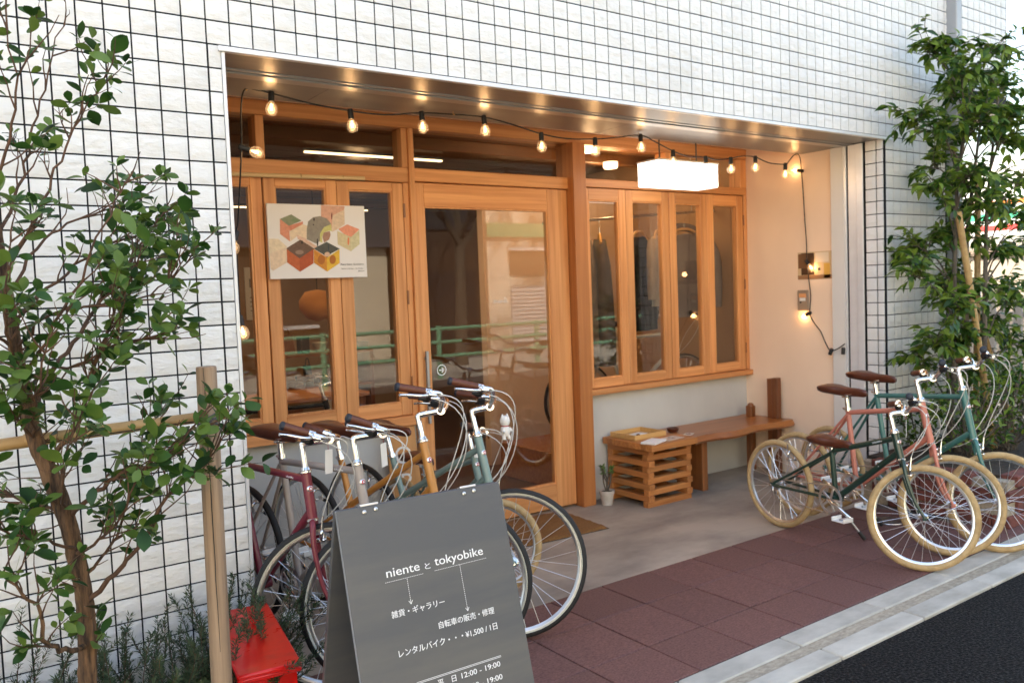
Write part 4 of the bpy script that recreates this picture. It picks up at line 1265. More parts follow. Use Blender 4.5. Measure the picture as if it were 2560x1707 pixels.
def bike(label, group, loc, head, cfg, name='bicycle'):
    """cfg: joint positions (x forward, z up) read along the bicycle's own plane, in metres"""
    root = thing(name, label, 'bicycle', (loc[0], loc[1], 0), math.radians(head), group, local=True)
    c = cfg
    R, rr = c['R'], c.get('rr', 0.014)
    paint = c['paint']
    v3 = lambda p, y=0.0: Vector((p[0], y, p[1]))
    ra, fa, bb, stt, ht, hb = c['ra'], c['fa'], c['bb'], c['st'], c['ht'], c['hb']
    HT, HB_ = v3(ht), v3(hb)
    ax = (HT - HB_).normalized()
    sg = math.radians(c.get('steer', 25))
    S = Matrix.Translation(HB_) @ Matrix.Rotation(sg, 4, ax) @ Matrix.Translation(-HB_)
    # --- frame
    b = MB()
    ST, BBv = v3(stt), v3(bb)
    b.tube([ST, BBv], 0.0150, 12)
    b.tube([HB_ - ax * 0.006, HT + ax * 0.004], 0.0190, 14)
    if c['style'] == 'mixte':
        ttH, ttB = v3(c['ttH']), v3(c['ttB'])
        b.tube([ttH, ttB], 0.0145, 10)
        lo = HB_ + ax * 0.03
        b.tube([lo, BBv], 0.0165, 12)
        for s in (-1, 1):
            b.tube([v3(c['ttB'], 0.0) , v3((ra[0] + 0.02, ra[1] + 0.015), s * 0.058)], 0.0075, 8)
    else:
        b.tube([v3(c['ttH']), v3(c['ttS'])], 0.0145, 12)
        b.tube([v3(c['dtH']), BBv], 0.0168, 12)
        for s in (-1, 1):
            b.tube([v3(c['ttS'], s * 0.012) - Vector((0, 0, 0.01)), v3((ra[0] + 0.012, ra[1] + 0.012), s * 0.058)], 0.0078, 8)
    for s in (-1, 1):
        b.tube(catmull([BBv + Vector((-0.01, s * 0.02, 0)), v3((bb[0] - 0.09, bb[1] + 0.004), s * 0.036), v3((ra[0] + 0.01, ra[1] + 0.0), s * 0.060)], 4), [0.0105] * 6 + [0.009] * 2 + [0.008] if False else 0.0088, 8)
        b.cbox((0.016, 0.003, 0.014), 0.002, 0, Matrix.Translation((ra[0], s * 0.061, ra[1])))
    b.tube([BBv + Vector((0, -0.036, 0)), BBv + Vector((0, 0.036, 0))], 0.0205, 14)
    fr_ = b.build('frame', paint, root, 50)
    # badge and decal
    e = MB()
    mid = HB_ * 0.35 + HT * 0.65
    fx = Vector((ax.z, 0, -ax.x))
    Tm = basis(mid + fx * 0.0186, (0, 1, 0), ax)
    e.lathe([(0.0, 0.0012), (0.0105, 0.0006), (0.0135, -0.003)], 16, Tm)
    e.build('emblem', M['alu'], fr_, 60)
    MB().lathe([(0.0, 0.0022), (0.0078, 0.0016)], 14, Tm).build('emblem_disc', cmat('badge_red', (0.55, 0.03, 0.04), 0.4), fr_)
    bd = MB(); bd.add([(-0.0045, -0.004, 0.0026), (0.0045, -0.004, 0.0026), (0.003, 0.0045, 0.0026), (-0.002, 0.0035, 0.0026)], [(0, 1, 2, 3)], 0, Tm); bd.build('emblem_mark', M['white_print'], fr_)
    if c.get('decal'):
        p0, p1 = v3(c['ttH']), v3(c.get('ttS', c.get('ttB', (0, 0))))
        d = (p0 - p1).normalized()
        nrm = Vector((0, -1, 0))
        upv = d.cross(nrm).normalized()
        if upv.z < 0: upv = -upv
        base = p0 - d * 0.135 + nrm * 0.0150 - upv * 0.004
        text_on('lettering', 'tokyobike', 0.014, basis(base, d, upv), M['white_print'], fr_, width=0.062, ext=0.0002)
    # headset rings
    for p in (HT + ax * 0.006, HB_ - ax * 0.008):
        b = MB()
        b.tube([p - ax * 0.006, p - ax * 0.003, p + ax * 0.003, p + ax * 0.006] + ([p + ax * 0.007, p + ax * 0.018] if p.z > HB_.z else []), [0.019, 0.0225, 0.0225, 0.019] + ([0.021, 0.016] if p.z > HB_.z else []), 16)
        b.build('headset_cup', M['chrome'], root, 40)
    # --- fork (turned with the bar)
    b = MB(S)
    FA = v3(fa)
    crown = HB_ - ax * 0.018
    b.tube([HB_, crown], 0.0170, 12)
    off = 0.042 if rr < 0.016 else 0.047
    for s in (-1, 1):
        k1 = crown + Vector((0.004, s * off * 0.75, -0.006))
        k2 = crown + (FA - crown) * 0.30 + Vector((-0.012, s * off, 0))
        k3 = crown + (FA - crown) * 0.70 + Vector((-0.016, s * off * 1.05, 0))
        k4 = FA + Vector((0, s * off * 1.1, 0))
        P = catmull([crown + Vector((0, s * 0.006, 0.002)), k1, k2, k3, k4], 4)
        b.tube(P, [0.0135 - 0.0065 * i / (len(P) - 1) for i in range(len(P))], 10)
        b.cbox((0.010, 0.0028, 0.012), 0.002, 0, Matrix.Translation(k4))
    b.build('fork', paint, root, 50)
    # --- wheels
    add_wheel(root, R, c['tyre'], rr, Matrix.Translation(v3((ra[0], R))) @ Matrix.Rotation(rnd.uniform(0, 6), 4, 'Y'), True)
    add_wheel(root, R, c['tyre'], rr, S @ Matrix.Translation(v3((fa[0], R))) @ Matrix.Rotation(rnd.uniform(0, 6), 4, 'Y'))
    # axle nuts
    b = MB()
    for s in (-1, 1):
        b.tube([v3(ra, s * 0.058), v3(ra, s * 0.076)], 0.007, 8)
    b.build('axle_nut', M['chrome'], root, 40)
    # --- saddle
    sz, s0, s1 = c['sad']
    L = s1 - s0
    st_ = [(0.00, 0.030, 0.010, -0.002), (0.03, 0.062, 0.026, 0.0), (0.12, 0.073, 0.034, 0.004), (0.28, 0.070, 0.036, 0.003), (0.42, 0.052, 0.036, -0.002), (0.60, 0.028, 0.034, -0.006), (0.80, 0.0195, 0.031, -0.006), (0.94, 0.0165, 0.028, -0.009), (1.0, 0.008, 0.014, -0.016)]
    vs, fs = [], []
    K = 12
    for t, w, h, dz in st_:
        for k in range(K):
            a = 2 * PI * k / K
            cy, cz = math.cos(a), math.sin(a)
            yy = w * (abs(cy) ** 0.8) * (1 if cy > 0 else -1)
            zz = (0.42 * h if cz > 0 else h * 1.15) * (abs(cz) ** 0.8) * (1 if cz > 0 else -1)
            vs.append((s0 + L * t, yy, sz - 0.012 + dz + zz))
    for i in range(len(st_) - 1):
        for k in range(K):
            a, d2 = i * K + k, i * K + (k + 1) % K
            fs.append((a, d2, d2 + K, a + K))
    fs += [tuple(range(K))[::-1], tuple((len(st_) - 1) * K + k for k in range(K))]
    MB().add(vs, fs).build('saddle', M['leather'], root, 60)
    # seat post and rails
    dirS = (ST - BBv).normalized()
    top = ST + dirS * max(0.03, (sz - 0.055 - stt[1]) / dirS.z)
    b = MB()
    b.tube([ST - dirS * 0.02, top], 0.0132, 12)
    b.cbox((0.022, 0.018, 0.010), 0.003, 0, Matrix.Translation(top))
    for s in (-1, 1):
        b.tube(catmull([(s0 + 0.05, s * 0.03, sz - 0.028), (s0 + 0.08, s * 0.022, top.z + 0.012), (top.x + 0.03, s * 0.021, top.z + 0.012), (s1 - 0.06, s * 0.008, sz - 0.03)], 4), 0.0035, 6)
    b.build('seat_post', M['chrome'], root, 50)
    b = MB()
    b.tube([ST - dirS * 0.012, ST + dirS * 0.006], 0.0185, 14)
    b.tube([ST + Vector((-0.02, -0.012, -0.002)), ST + Vector((-0.02, 0.016, -0.002)), ST + Vector((-0.052, 0.022, -0.004))], 0.005, 6)
    b.build('seat_clamp', M['chrome'], root, 50)
    # --- stem, handlebar, grips, levers (turned)
    stz = c['stem_z']
    k = (stz - ht[1]) / ax.z
    Q = HT + ax * k
    F = Q + fx * c.get('reach', 0.085) + Vector((0, 0, -0.006))
    b = MB(S)
    b.tube([HT + ax * 0.01, Q - ax * 0.012, Q], [0.0112, 0.0112, 0.0105], 12)
    b.tube(catmull([Q - ax * 0.012, Q + fx * 0.012 - ax * 0.003, F], 4), [0.0135] * 9, 12)
    b.tube([F - Vector((0, 0.022, 0)), F + Vector((0, 0.022, 0))], 0.0175, 14)
    b.build('stem', M['chrome'], root, 50)
    hw, hr, sw = c.get('bar_w', 0.26), c.get('rise', 0.05), math.radians(c.get('sweep', 50))
    bar = MB(S)
    GR = []
    for s in (-1, 1):
        p1 = F + Vector((0.0, s * 0.075, 0.0))
        p2 = F + Vector((0.012, s * hw * 0.62, hr * 0.55))
        p3 = F + Vector((0.004, s * hw * 0.80, hr * 0.95))
        gd = Vector((-math.sin(sw), s * math.cos(sw), c.get('gtilt', 0.0))).normalized()
        p4 = p3 + gd * 0.05
        p5 = p3 + gd * c.get('grip', 0.185)
        P = catmull([F, p1, p2, p3, p4, p5], 5)
        bar.tube(P, 0.0105, 10)
        GR.append((s, p3, p4, p5, gd))
    bar.build('handlebar', M['chrome'], root, 50)
    for s, p3, p4, p5, gd in GR:
        g0 = p4 + gd * 0.012
        g_ = MB(S).tube([g0, g0 + gd * 0.01, p5 - gd * 0.01, p5], [0.0145, 0.0155, 0.0160, 0.0155], 14).build('grip', M['grip'], root, 50)
        MB(S).tube([p5 - gd * 0.008, p5 + gd * 0.002, p5 + gd * 0.006], [0.0168, 0.0168, 0.012], 14).build('end_cap', M['cap'], g_, 50)
        lv_ = MB(S)
        fwd = Vector((gd.y * s, -gd.x * s, 0)).normalized()
        if fwd.x < 0: fwd = -fwd
        dn = Vector((0, 0, -1))
        lv_.tube([p4 - gd * 0.012, p4 + gd * 0.012], 0.0165, 12)
        body = p4 + fwd * 0.018 + dn * 0.010
        lv_.tube(catmull([p4 + fwd * 0.006, body, body - gd * 0.03 + fwd * 0.006], 3), [0.012, 0.0125, 0.012, 0.0115, 0.010, 0.009, 0.007], 10)
        lv_.tube(catmull([body, p4 + gd * 0.03 + fwd * 0.042 + dn * 0.022, p4 + gd * 0.09 + fwd * 0.040 + dn * 0.028, p4 + gd * 0.125 + fwd * 0.046 + dn * 0.034], 4), [0.0085, 0.0082, 0.008, 0.0076, 0.0072, 0.007, 0.0066, 0.0064, 0.006, 0.0058, 0.0056, 0.0054, 0.0062], 8)
        lv_.build('brake_lever', M['chrome'], root, 50)
        sh = MB(S)
        sh.tube([p4 + gd * 0.004 + dn * 0.012, p4 + gd * 0.01 + dn * 0.03 + fwd * 0.012], [0.016, 0.019], 12)
        sh.tube([p4 + gd * 0.01 + dn * 0.03 + fwd * 0.012, p4 + gd * 0.04 + dn * 0.034 + fwd * 0.02], [0.008, 0.005], 8)
        sh.build('shifter', M['black'], root, 50)
    # --- brakes
    for nm, T_, base, inward in (('brake', S, v3((hb[0] + 0.012, hb[1] - 0.035)) + Vector((0.012, 0, 0)), 1), ('brake', Matrix.Identity(4), v3((ra[0] + 0.085, R + R * 0.80)), -1)):
        b = MB(T_)
        wt = Vector((base.x, 0, base.z))
        b.tube([wt + Vector((-0.01, 0, 0)), wt + Vector((0.024, 0, 0))], 0.008, 10)
        for s in (-1, 1):
            b.tube(catmull([wt + Vector((0.016, 0, 0.004)), wt + Vector((0.018, s * 0.030, -0.012)), wt + Vector((0.016, s * 0.022, -0.045))], 3), [0.008, 0.0078, 0.0075, 0.007, 0.0065, 0.006, 0.006], 8)
            b.cbox((0.018, 0.005, 0.006), 0.002, 0, Matrix.Translation(wt + Vector((0.012, s * 0.016, -0.047))))
        b.tube([wt + Vector((0.018, -0.030, -0.006)), wt + Vector((0.020, -0.036, 0.045))], [0.0055, 0.0035], 8)
        b.build(nm, M['chrome'], root, 50)
        # quick-release loop
        q = MB(T_)
        lp = [wt + Vector((0.026, 0.030 + 0.007 * math.cos(a), -0.035 + 0.014 * math.sin(a))) for a in [2 * PI * i / 10 for i in range(11)]]
        q.tube(lp, 0.0026, 6)
        q.build('brake_release', M['alu'], root, 50)
    # --- crank set
    cr = MB()
    cy = -0.045
    Rx = Matrix.Rotation(PI / 2, 4, 'X')
    cr.lathe([(0.078, -0.0018), (0.082, 0.0), (0.078, 0.0018), (0.066, 0.0018), (0.066, -0.0018)], 36, Matrix.Translation(BBv + Vector((0, cy, 0))) @ Rx, 0, True)
    for k_ in range(5):
        a = k_ * 2 * PI / 5
        cr.bar(BBv + Vector((0, cy, 0)), BBv + Vector((0.072 * math.cos(a), cy, 0.072 * math.sin(a))), 0.013, 0.005, 0.001, up=(0, 1, 0))
    ck = cr.build('chainring', M['alu'], root, 40)
    ca = math.radians(c.get('crank', -35))
    for s in (-1, 1):
        d = Vector((math.cos(ca), 0, math.sin(ca))) * (1 if s < 0 else -1)
        o_ = BBv + Vector((0, s * 0.062, 0))
        e_ = o_ + d * 0.155
        MB().bar(o_ - d * 0.012, e_ + d * 0.010, 0.019, 0.011, 0.004, up=(0, 1, 0)).build('crank_arm', M['chrome'], root, 40)
        pd = MB()
        pd.tube([e_, e_ + Vector((0, s * 0.075, 0))], 0.0055, 8)
        pd.build('pedal_axle', M['hub'], root, 40)
        pw_ = MB()
        cpt = e_ + Vector((0, s * 0.055, 0))
        pw_.box(cpt.x - 0.042, cpt.x + 0.042, cpt.y - 0.036, cpt.y + 0.036, cpt.z - 0.011, cpt.z - 0.006, 0.002)
        pw_.box(cpt.x - 0.042, cpt.x - 0.034, cpt.y - 0.036, cpt.y + 0.036, cpt.z - 0.011, cpt.z + 0.011, 0.002)
        pw_.box(cpt.x + 0.034, cpt.x + 0.042, cpt.y - 0.036, cpt.y + 0.036, cpt.z - 0.011, cpt.z + 0.011, 0.002)
        pp_ = pw_.build('pedal', M['card'], root)
        MB().box(cpt.x - 0.0425, cpt.x - 0.0421, cpt.y - 0.022, cpt.y + 0.022, cpt.z - 0.007, cpt.z + 0.007).build('reflector', cmat('amber', (0.8, 0.22, 0.01), 0.3), pp_)
    # chain
    b = MB()
    rs = 0.034
    y = cy
    b.tube([(bb[0], y, bb[1] + 0.080), (ra[0], y, ra[1] + rs)], 0.0036, 6)
    b.tube([(bb[0], y, bb[1] - 0.080), (ra[0] + 0.03, y, ra[1] - 0.075), (ra[0] + 0.01, y, ra[1] - 0.05)], 0.0036, 6)
    b.build('chain', M['hub'], root)
    b = MB()
    b.cbox((0.008, 0.006, 0.03), 0.003, 0, Matrix.Translation((ra[0] + 0.012, -0.066, ra[1] - 0.035)))
    b.lathe([(0.016, -0.003), (0.016, 0.003)], 12, Matrix.Translation((ra[0] + 0.028, -0.05, ra[1] - 0.075)) @ Rx)
    b.lathe([(0.016, -0.003), (0.016, 0.003)], 12, Matrix.Translation((ra[0] + 0.012, -0.05, ra[1] - 0.045)) @ Rx)
    b.build('derailleur', M['hub'], root, 40)
    # kickstand (down, on the left)
    p0 = Vector((bb[0] - 0.07, 0.035, bb[1] - 0.0)); p1 = Vector((bb[0] - 0.02 + c.get('ks', 0.05), 0.155, 0.028))
    b = MB(); b.tube([p0, p1], 0.0065, 8)
    ks = b.build('kickstand', M['hub'], root, 50)
    MB().tube([p1 + (p0 - p1).normalized() * 0.03, p1 - (p0 - p1).normalized() * 0.015, p1 - (p0 - p1).normalized() * 0.024], [0.010, 0.0115, 0.0085], 10).build('rubber_foot', M['black'], ks, 50)
    # rear lamp under the saddle / reflector on the stay
    b = MB()
    rp = v3((ra[0] + 0.10, R * 1.62))
    b.lathe([(0.0, 0.0), (0.017, 0.002), (0.019, 0.016), (0.012, 0.024), (0, 0.025)], 14, Matrix.Translation(rp + Vector((0.0, 0.05, 0))) @ Matrix.Rotation(-PI / 2, 4, 'Y'))
    b.build('rear_reflector', M['black'], root, 50)
    # --- cables
    sL = S @ (GR[1][2] + Vector((0.03, -0.01, -0.01)))
    sR = S @ (GR[0][2] + Vector((0.03, 0.01, -0.01)))
    fb = S @ (v3((hb[0] + 0.044, hb[1] + 0.012)) + Vector((0, -0.036, 0)))
    fwdS = (S.to_3x3() @ Vector((1, 0, 0)))
    lf = (S.to_3x3() @ Vector((0, 1, 0)))
    dtm = v3(c.get('dtH', (hb[0], hb[1] + 0.04))) * 0.72 + BBv * 0.28
    up = Vector((0, 0, 1))
    def bez(p0, p1, p2, p3, n=16):
        return [p0 * (1 - t) ** 3 + p1 * 3 * t * (1 - t) ** 2 + p2 * 3 * t * t * (1 - t) + p3 * t ** 3 for t in [k_ / n for k_ in range(n + 1)]]
    loops = [bez(sR, sR + fwdS * 0.20 + up * 0.015, fb + fwdS * 0.05 + up * 0.20, fb),
             bez(sL, sL + fwdS * 0.21 + up * 0.02, dtm + fwdS * 0.20 + up * 0.06, dtm + Vector((0, 0.018, 0))),
             bez(sR - up * 0.015, sR + fwdS * 0.25 - up * 0.06, dtm + fwdS * 0.17 - up * 0.02, dtm + Vector((0, -0.018, 0)))]
    for lp in loops:
        MB().tube(lp, 0.0023, 6).build('cable', M['cable'], root, 60)
    if c.get('tag'):
        tp = S @ (F + Vector((0.0, -0.055, -0.02)))
        d = Vector(c['tag'])
        tg = MB()
        tg.tube([tp + Vector((0, 0, 0.03)), tp + Vector((0.002, 0, -0.025))], 0.0010, 4)
        t1 = tg.build('tag_string', M['red_thread'], root)
        fa_ = math.radians(-head) + d.x
        Tt = Matrix.Translation(tp + Vector((0.002, 0, -0.062))) @ Matrix.Rotation(fa_, 4, 'Z') @ Matrix.Rotation(d.y, 4, 'Y')
        t2 = MB(Tt).box(-0.0185, 0.0185, -0.0008, 0.0008, -0.045, 0.045).build('price_tag', M['card'], root)
    return root

P_ = lambda n, c, r=0.30: mat(n, c, r, coat=0.3, c2=tuple(v * 0.93 for v in c), scale=(3, 3, 3))
BURG = P_('burgundy_paint', (0.20, 0.012, 0.030), 0.4)
GREIGE = P_('warm_grey_paint', (0.40, 0.345, 0.315), 0.4)
MUST = P_('mustard_paint', (0.55, 0.23, 0.045), 0.38)
SAGE = P_('sage_green_paint', (0.175, 0.27, 0.255), 0.4)
CORAL = P_('coral_pink_paint', (0.58, 0.20, 0.145), 0.4)
TEAL = P_('teal_green_paint', (0.045, 0.18, 0.165), 0.36)
DKGR = P_('dark_green_paint', (0.010, 0.040, 0.030), 0.28)
IVORY = P_('ivory_paint', (0.70, 0.66, 0.58), 0.35)

GL = 'bicycles parked left of the door'
GRT = 'bicycles parked at the right end of the shopfront'
big = dict(R=0.312, rr=0.0155, tyre='black', bb=(0.38, 0.265), steer=46, sweep=68, crank=-30)
bike('burgundy bicycle nearest the tiled corner, black tyres', GL, (0.16, 0.60), -84,
     dict(big, style='diamond', paint=BURG, ra=(-0.11, 0.312), fa=(0.875, 0.312), bb=(0.30, 0.265), st=(0.10, 0.79), ht=(0.742, 0.80), hb=(0.775, 0.635), ttH=(0.738, 0.777), ttS=(0.105, 0.757), dtH=(0.768, 0.66), sad=(0.90, -0.12, 0.16), stem_z=0.915, decal=True, tag=(0.35, 0.05, 0), rise=0.008, gtilt=0.26, steer=53, bar_w=0.21, reach=0.11, grip=0.16))
bike('warm grey bicycle with level top tube, second from the tiled corner', GL, (0.26, 0.58), -80,
     dict(big, style='diamond', paint=GREIGE, ra=(-0.06, 0.312), fa=(0.955, 0.312), bb=(0.365, 0.265), st=(0.272, 0.795), ht=(0.832, 0.82), hb=(0.872, 0.64), ttH=(0.828, 0.798), ttS=(0.275, 0.772), dtH=(0.865, 0.665), sad=(0.915, 0.09, 0.40), stem_z=0.925, decal=True, tag=(0.5, -0.05, 0), rise=0.008, gtilt=0.26, steer=57, bar_w=0.20, reach=0.115, grip=0.155))
bike('mustard yellow step-through bicycle, third from the tiled corner', GL, (0.56, 0.63), -79,
     dict(big, style='mixte', paint=MUST, ra=(-0.05, 0.312), fa=(0.99, 0.312), bb=(0.385, 0.265), st=(0.25, 0.735), ht=(0.838, 0.86), hb=(0.892, 0.655), ttH=(0.842, 0.815), ttB=(0.315, 0.525), sad=(0.885, 0.06, 0.40), stem_z=0.972, rise=0.06, gtilt=0.1, reach=0.10, bar_w=0.235, grip=0.175))
bike('sage green step-through bicycle closest to the sliding door, black tyres', GL, (0.86, 0.70), -79,
     dict(big, style='mixte', paint=SAGE, ra=(-0.02, 0.312), fa=(1.03, 0.312), bb=(0.40, 0.265), st=(0.245, 0.69), ht=(0.85, 0.835), hb=(0.908, 0.64), ttH=(0.853, 0.785), ttB=(0.31, 0.50), sad=(0.845, 0.06, 0.39), stem_z=0.95, rise=0.06, gtilt=0.12, reach=0.085))
small = dict(R=0.262, rr=0.0180, tyre='tan', steer=46, sweep=10, crank=-25)
cat_b = bike('small tan-tyred bicycle with a low grip beside the door mat', GL, (1.22, 0.98), -84,
     dict(small, R=0.225, style='diamond', paint=SAGE, ra=(-0.0, 0.225), fa=(0.80, 0.225), bb=(0.33, 0.24), st=(0.24, 0.50), ht=(0.655, 0.66), hb=(0.70, 0.51), ttH=(0.66, 0.63), ttS=(0.245, 0.49), dtH=(0.69, 0.54), sad=(0.60, 0.06, 0.31), stem_z=0.76, rise=0.02, reach=0.05, tag=(0.2, 0.12, 0), bar_w=0.22))
bike('small dark green bicycle with tan tyres nearest the street corner', GRT, (3.188, -0.098), -97.7,
     dict(small, style='diamond', paint=DKGR, ra=(-0.045, 0.262), fa=(0.90, 0.262), bb=(0.375, 0.255), st=(0.348, 0.53), ht=(0.752, 0.665), hb=(0.785, 0.545), ttH=(0.755, 0.642), ttS=(0.352, 0.518), dtH=(0.775, 0.575), sad=(0.592, 0.215, 0.49), stem_z=0.765, decal=True, tag=(0.5, 0.05, 0), rise=0.06, bar_w=0.22, reach=0.07, ks=0.06))
bike('coral pink bicycle with tan tyres, middle of the right-hand three', GRT, (3.492, -0.014), -95.9,
     dict(small, style='diamond', paint=CORAL, ra=(-0.03, 0.262), fa=(0.958, 0.262), bb=(0.385, 0.255), st=(0.33, 0.705), ht=(0.797, 0.79), hb=(0.85, 0.58), ttH=(0.80, 0.752), ttS=(0.335, 0.685), dtH=(0.842, 0.61), sad=(0.835, 0.15, 0.46), stem_z=0.905, rise=0.055, bar_w=0.235, reach=0.08))
bike('teal green bicycle with tan tyres farthest right, by the leafy tree', GRT, (3.803, -0.016), -99.9,
     dict(small, style='diamond', paint=TEAL, ra=(-0.02, 0.262), fa=(1.10, 0.262), bb=(0.43, 0.255), st=(0.335, 0.775), ht=(0.905, 0.835), hb=(0.965, 0.585), ttH=(0.908, 0.802), ttS=(0.34, 0.755), dtH=(0.957, 0.615), sad=(0.89, 0.15, 0.478), stem_z=0.955, rise=0.06, bar_w=0.24, reach=0.085))
iv = bike('ivory bicycle standing inside the shop behind the right folding window', None, (3.30, 1.90), -12,
     dict(big, style='diamond', paint=IVORY, steer=8, sweep=40, ra=(0, 0.312), fa=(1.0, 0.312), bb=(0.42, 0.27), st=(0.27, 0.80), ht=(0.84, 0.82), hb=(0.885, 0.64), ttH=(0.843, 0.795), ttS=(0.275, 0.778), dtH=(0.875, 0.665), sad=(0.93, 0.10, 0.37), stem_z=0.92, rise=0.03))
iv.location.z = 0.27
dp = thing('display_platform', 'low brown display platform inside the right window', 'platform', (3.6, 1.9, 0.004))
MB().box(2.80, 4.44, 1.36, 2.30, 0.005, 0.27, 0.004).build('deck', M['crate_x'], dp)
# white cat charm hanging from the small bicycle's bar
cx_ = Vector((1.40, 0.20, 0.80))
kt = thing('cat_charm', 'small white cat figurine with red collar on a handlebar', 'figurine', tuple(cx_))
b = MB(Matrix.Translation(cx_))
b.lathe([(0, -0.05), (0.018, -0.048), (0.026, -0.03), (0.022, -0.008), (0.016, 0.002), (0.022, 0.010), (0.026, 0.026), (0.021, 0.044), (0.008, 0.052), (0, 0.053)], 14)
for s in (-1, 1):
    b.lathe([(0.010, 0.040), (0.006, 0.054), (0, 0.064)], 6, Matrix.Translation((s * 0.014, 0, 0)))
    b.tube([(s * 0.016, -0.012, -0.012), (s * 0.026, -0.02, -0.026)], [0.009, 0.008], 8)
    b.tube([(s * 0.012, -0.006, -0.045), (s * 0.016, -0.012, -0.064)], [0.010, 0.008], 8)
b.build('body', M['card'], kt, 60)
MB(Matrix.Translation(cx_)).tube([(0.0172 * math.cos(a), 0.0172 * math.sin(a), 0.002) for a in [2 * PI * i / 14 for i in range(15)]], 0.0028, 6).build('collar', M['red_thread'], kt, 60)
# ------------------------------------------------------------------ leaves
def leaf_geo(L, W, kind='obovate', fold=0.25, curl=0.15, n=5):
    """a leaf lying in local xy, stalk at the origin, tip along +x"""
    vs, fs = [], []
    for i in range(n + 1):
        t = i / n
        if kind == 'obovate':
            w = W * math.sin(PI * min(1, 0.04 + 0.96 * t) ** 1.25) ** 0.75 if t < 1 else 0
        else:
            w = W * math.sin(PI * min(1, t) ** 0.85) ** 1.1 if 0 < t < 1 else 0
        x = L * t
        z = -curl * L * t * t
        vs += [(x, -w, z + fold * w), (x, 0, z), (x, w, z + fold * w)]
    for i in range(n):
        a = i * 3
        fs += [(a, a + 1, a + 4, a + 3), (a + 1, a + 2, a + 5, a + 4)]
    return vs, fs

def leaf_mtx(p, d, roll=0.0, scale=1.0):
    d = d.normalized()
    up = Vector((0, 0, 1))
    y = up.cross(d)
    y = y.normalized() if y.length > 1e-3 else Vector((0, 1, 0))
    z = d.cross(y)
    T_ = Matrix(((d.x, y.x, z.x, p.x), (d.y, y.y, z.y, p.y), (d.z, y.z, z.z, p.z), (0, 0, 0, 1)))
    return T_ @ Matrix.Rotation(roll, 4, 'X') @ Matrix.Diagonal((scale, scale, scale, 1))

def place_leaves(root, leaves, geos, mt, limit=300):
    """leaves: (matrix, size); the ones that show largest are parts of their own, the rest one mass"""
    meshes = []
    for vs, fs in geos:
        b = MB(); b.add(vs, fs)
        meshes.append(b.mesh('leaf', mt, 80))
    def score(q):
        p = q[0].to_translation()
        return ((p - CAM).length / q[1]) + (0 if in_view(p) else 1e4)
    leaves = sorted(leaves, key=score)
    V, Fc, A = [], [], []
    for i, (mtx, sz) in enumerate(leaves):
        k = i % len(geos)
        if i < limit:
            o = obj('leaf', meshes[k], root)
            o.matrix_basis = mtx
        else:
            o0 = len(V)
            r = rnd.random()
            for p in geos[k][0]:
                V.append(tuple(mtx @ Vector(p)))
                A.append(r)
            Fc += [tuple(j + o0 for j in f) for f in geos[k][1]]
    if V:
        me = bpy.data.meshes.new('foliage')
        me.from_pydata(V, [], Fc)
        at = me.attributes.new('leafvar', 'FLOAT', 'POINT')
        at.data.foreach_set('value', A)
        me.materials.append(mt)
        me.shade_smooth()
        tag(obj('foliage', me, root), kind='stuff')

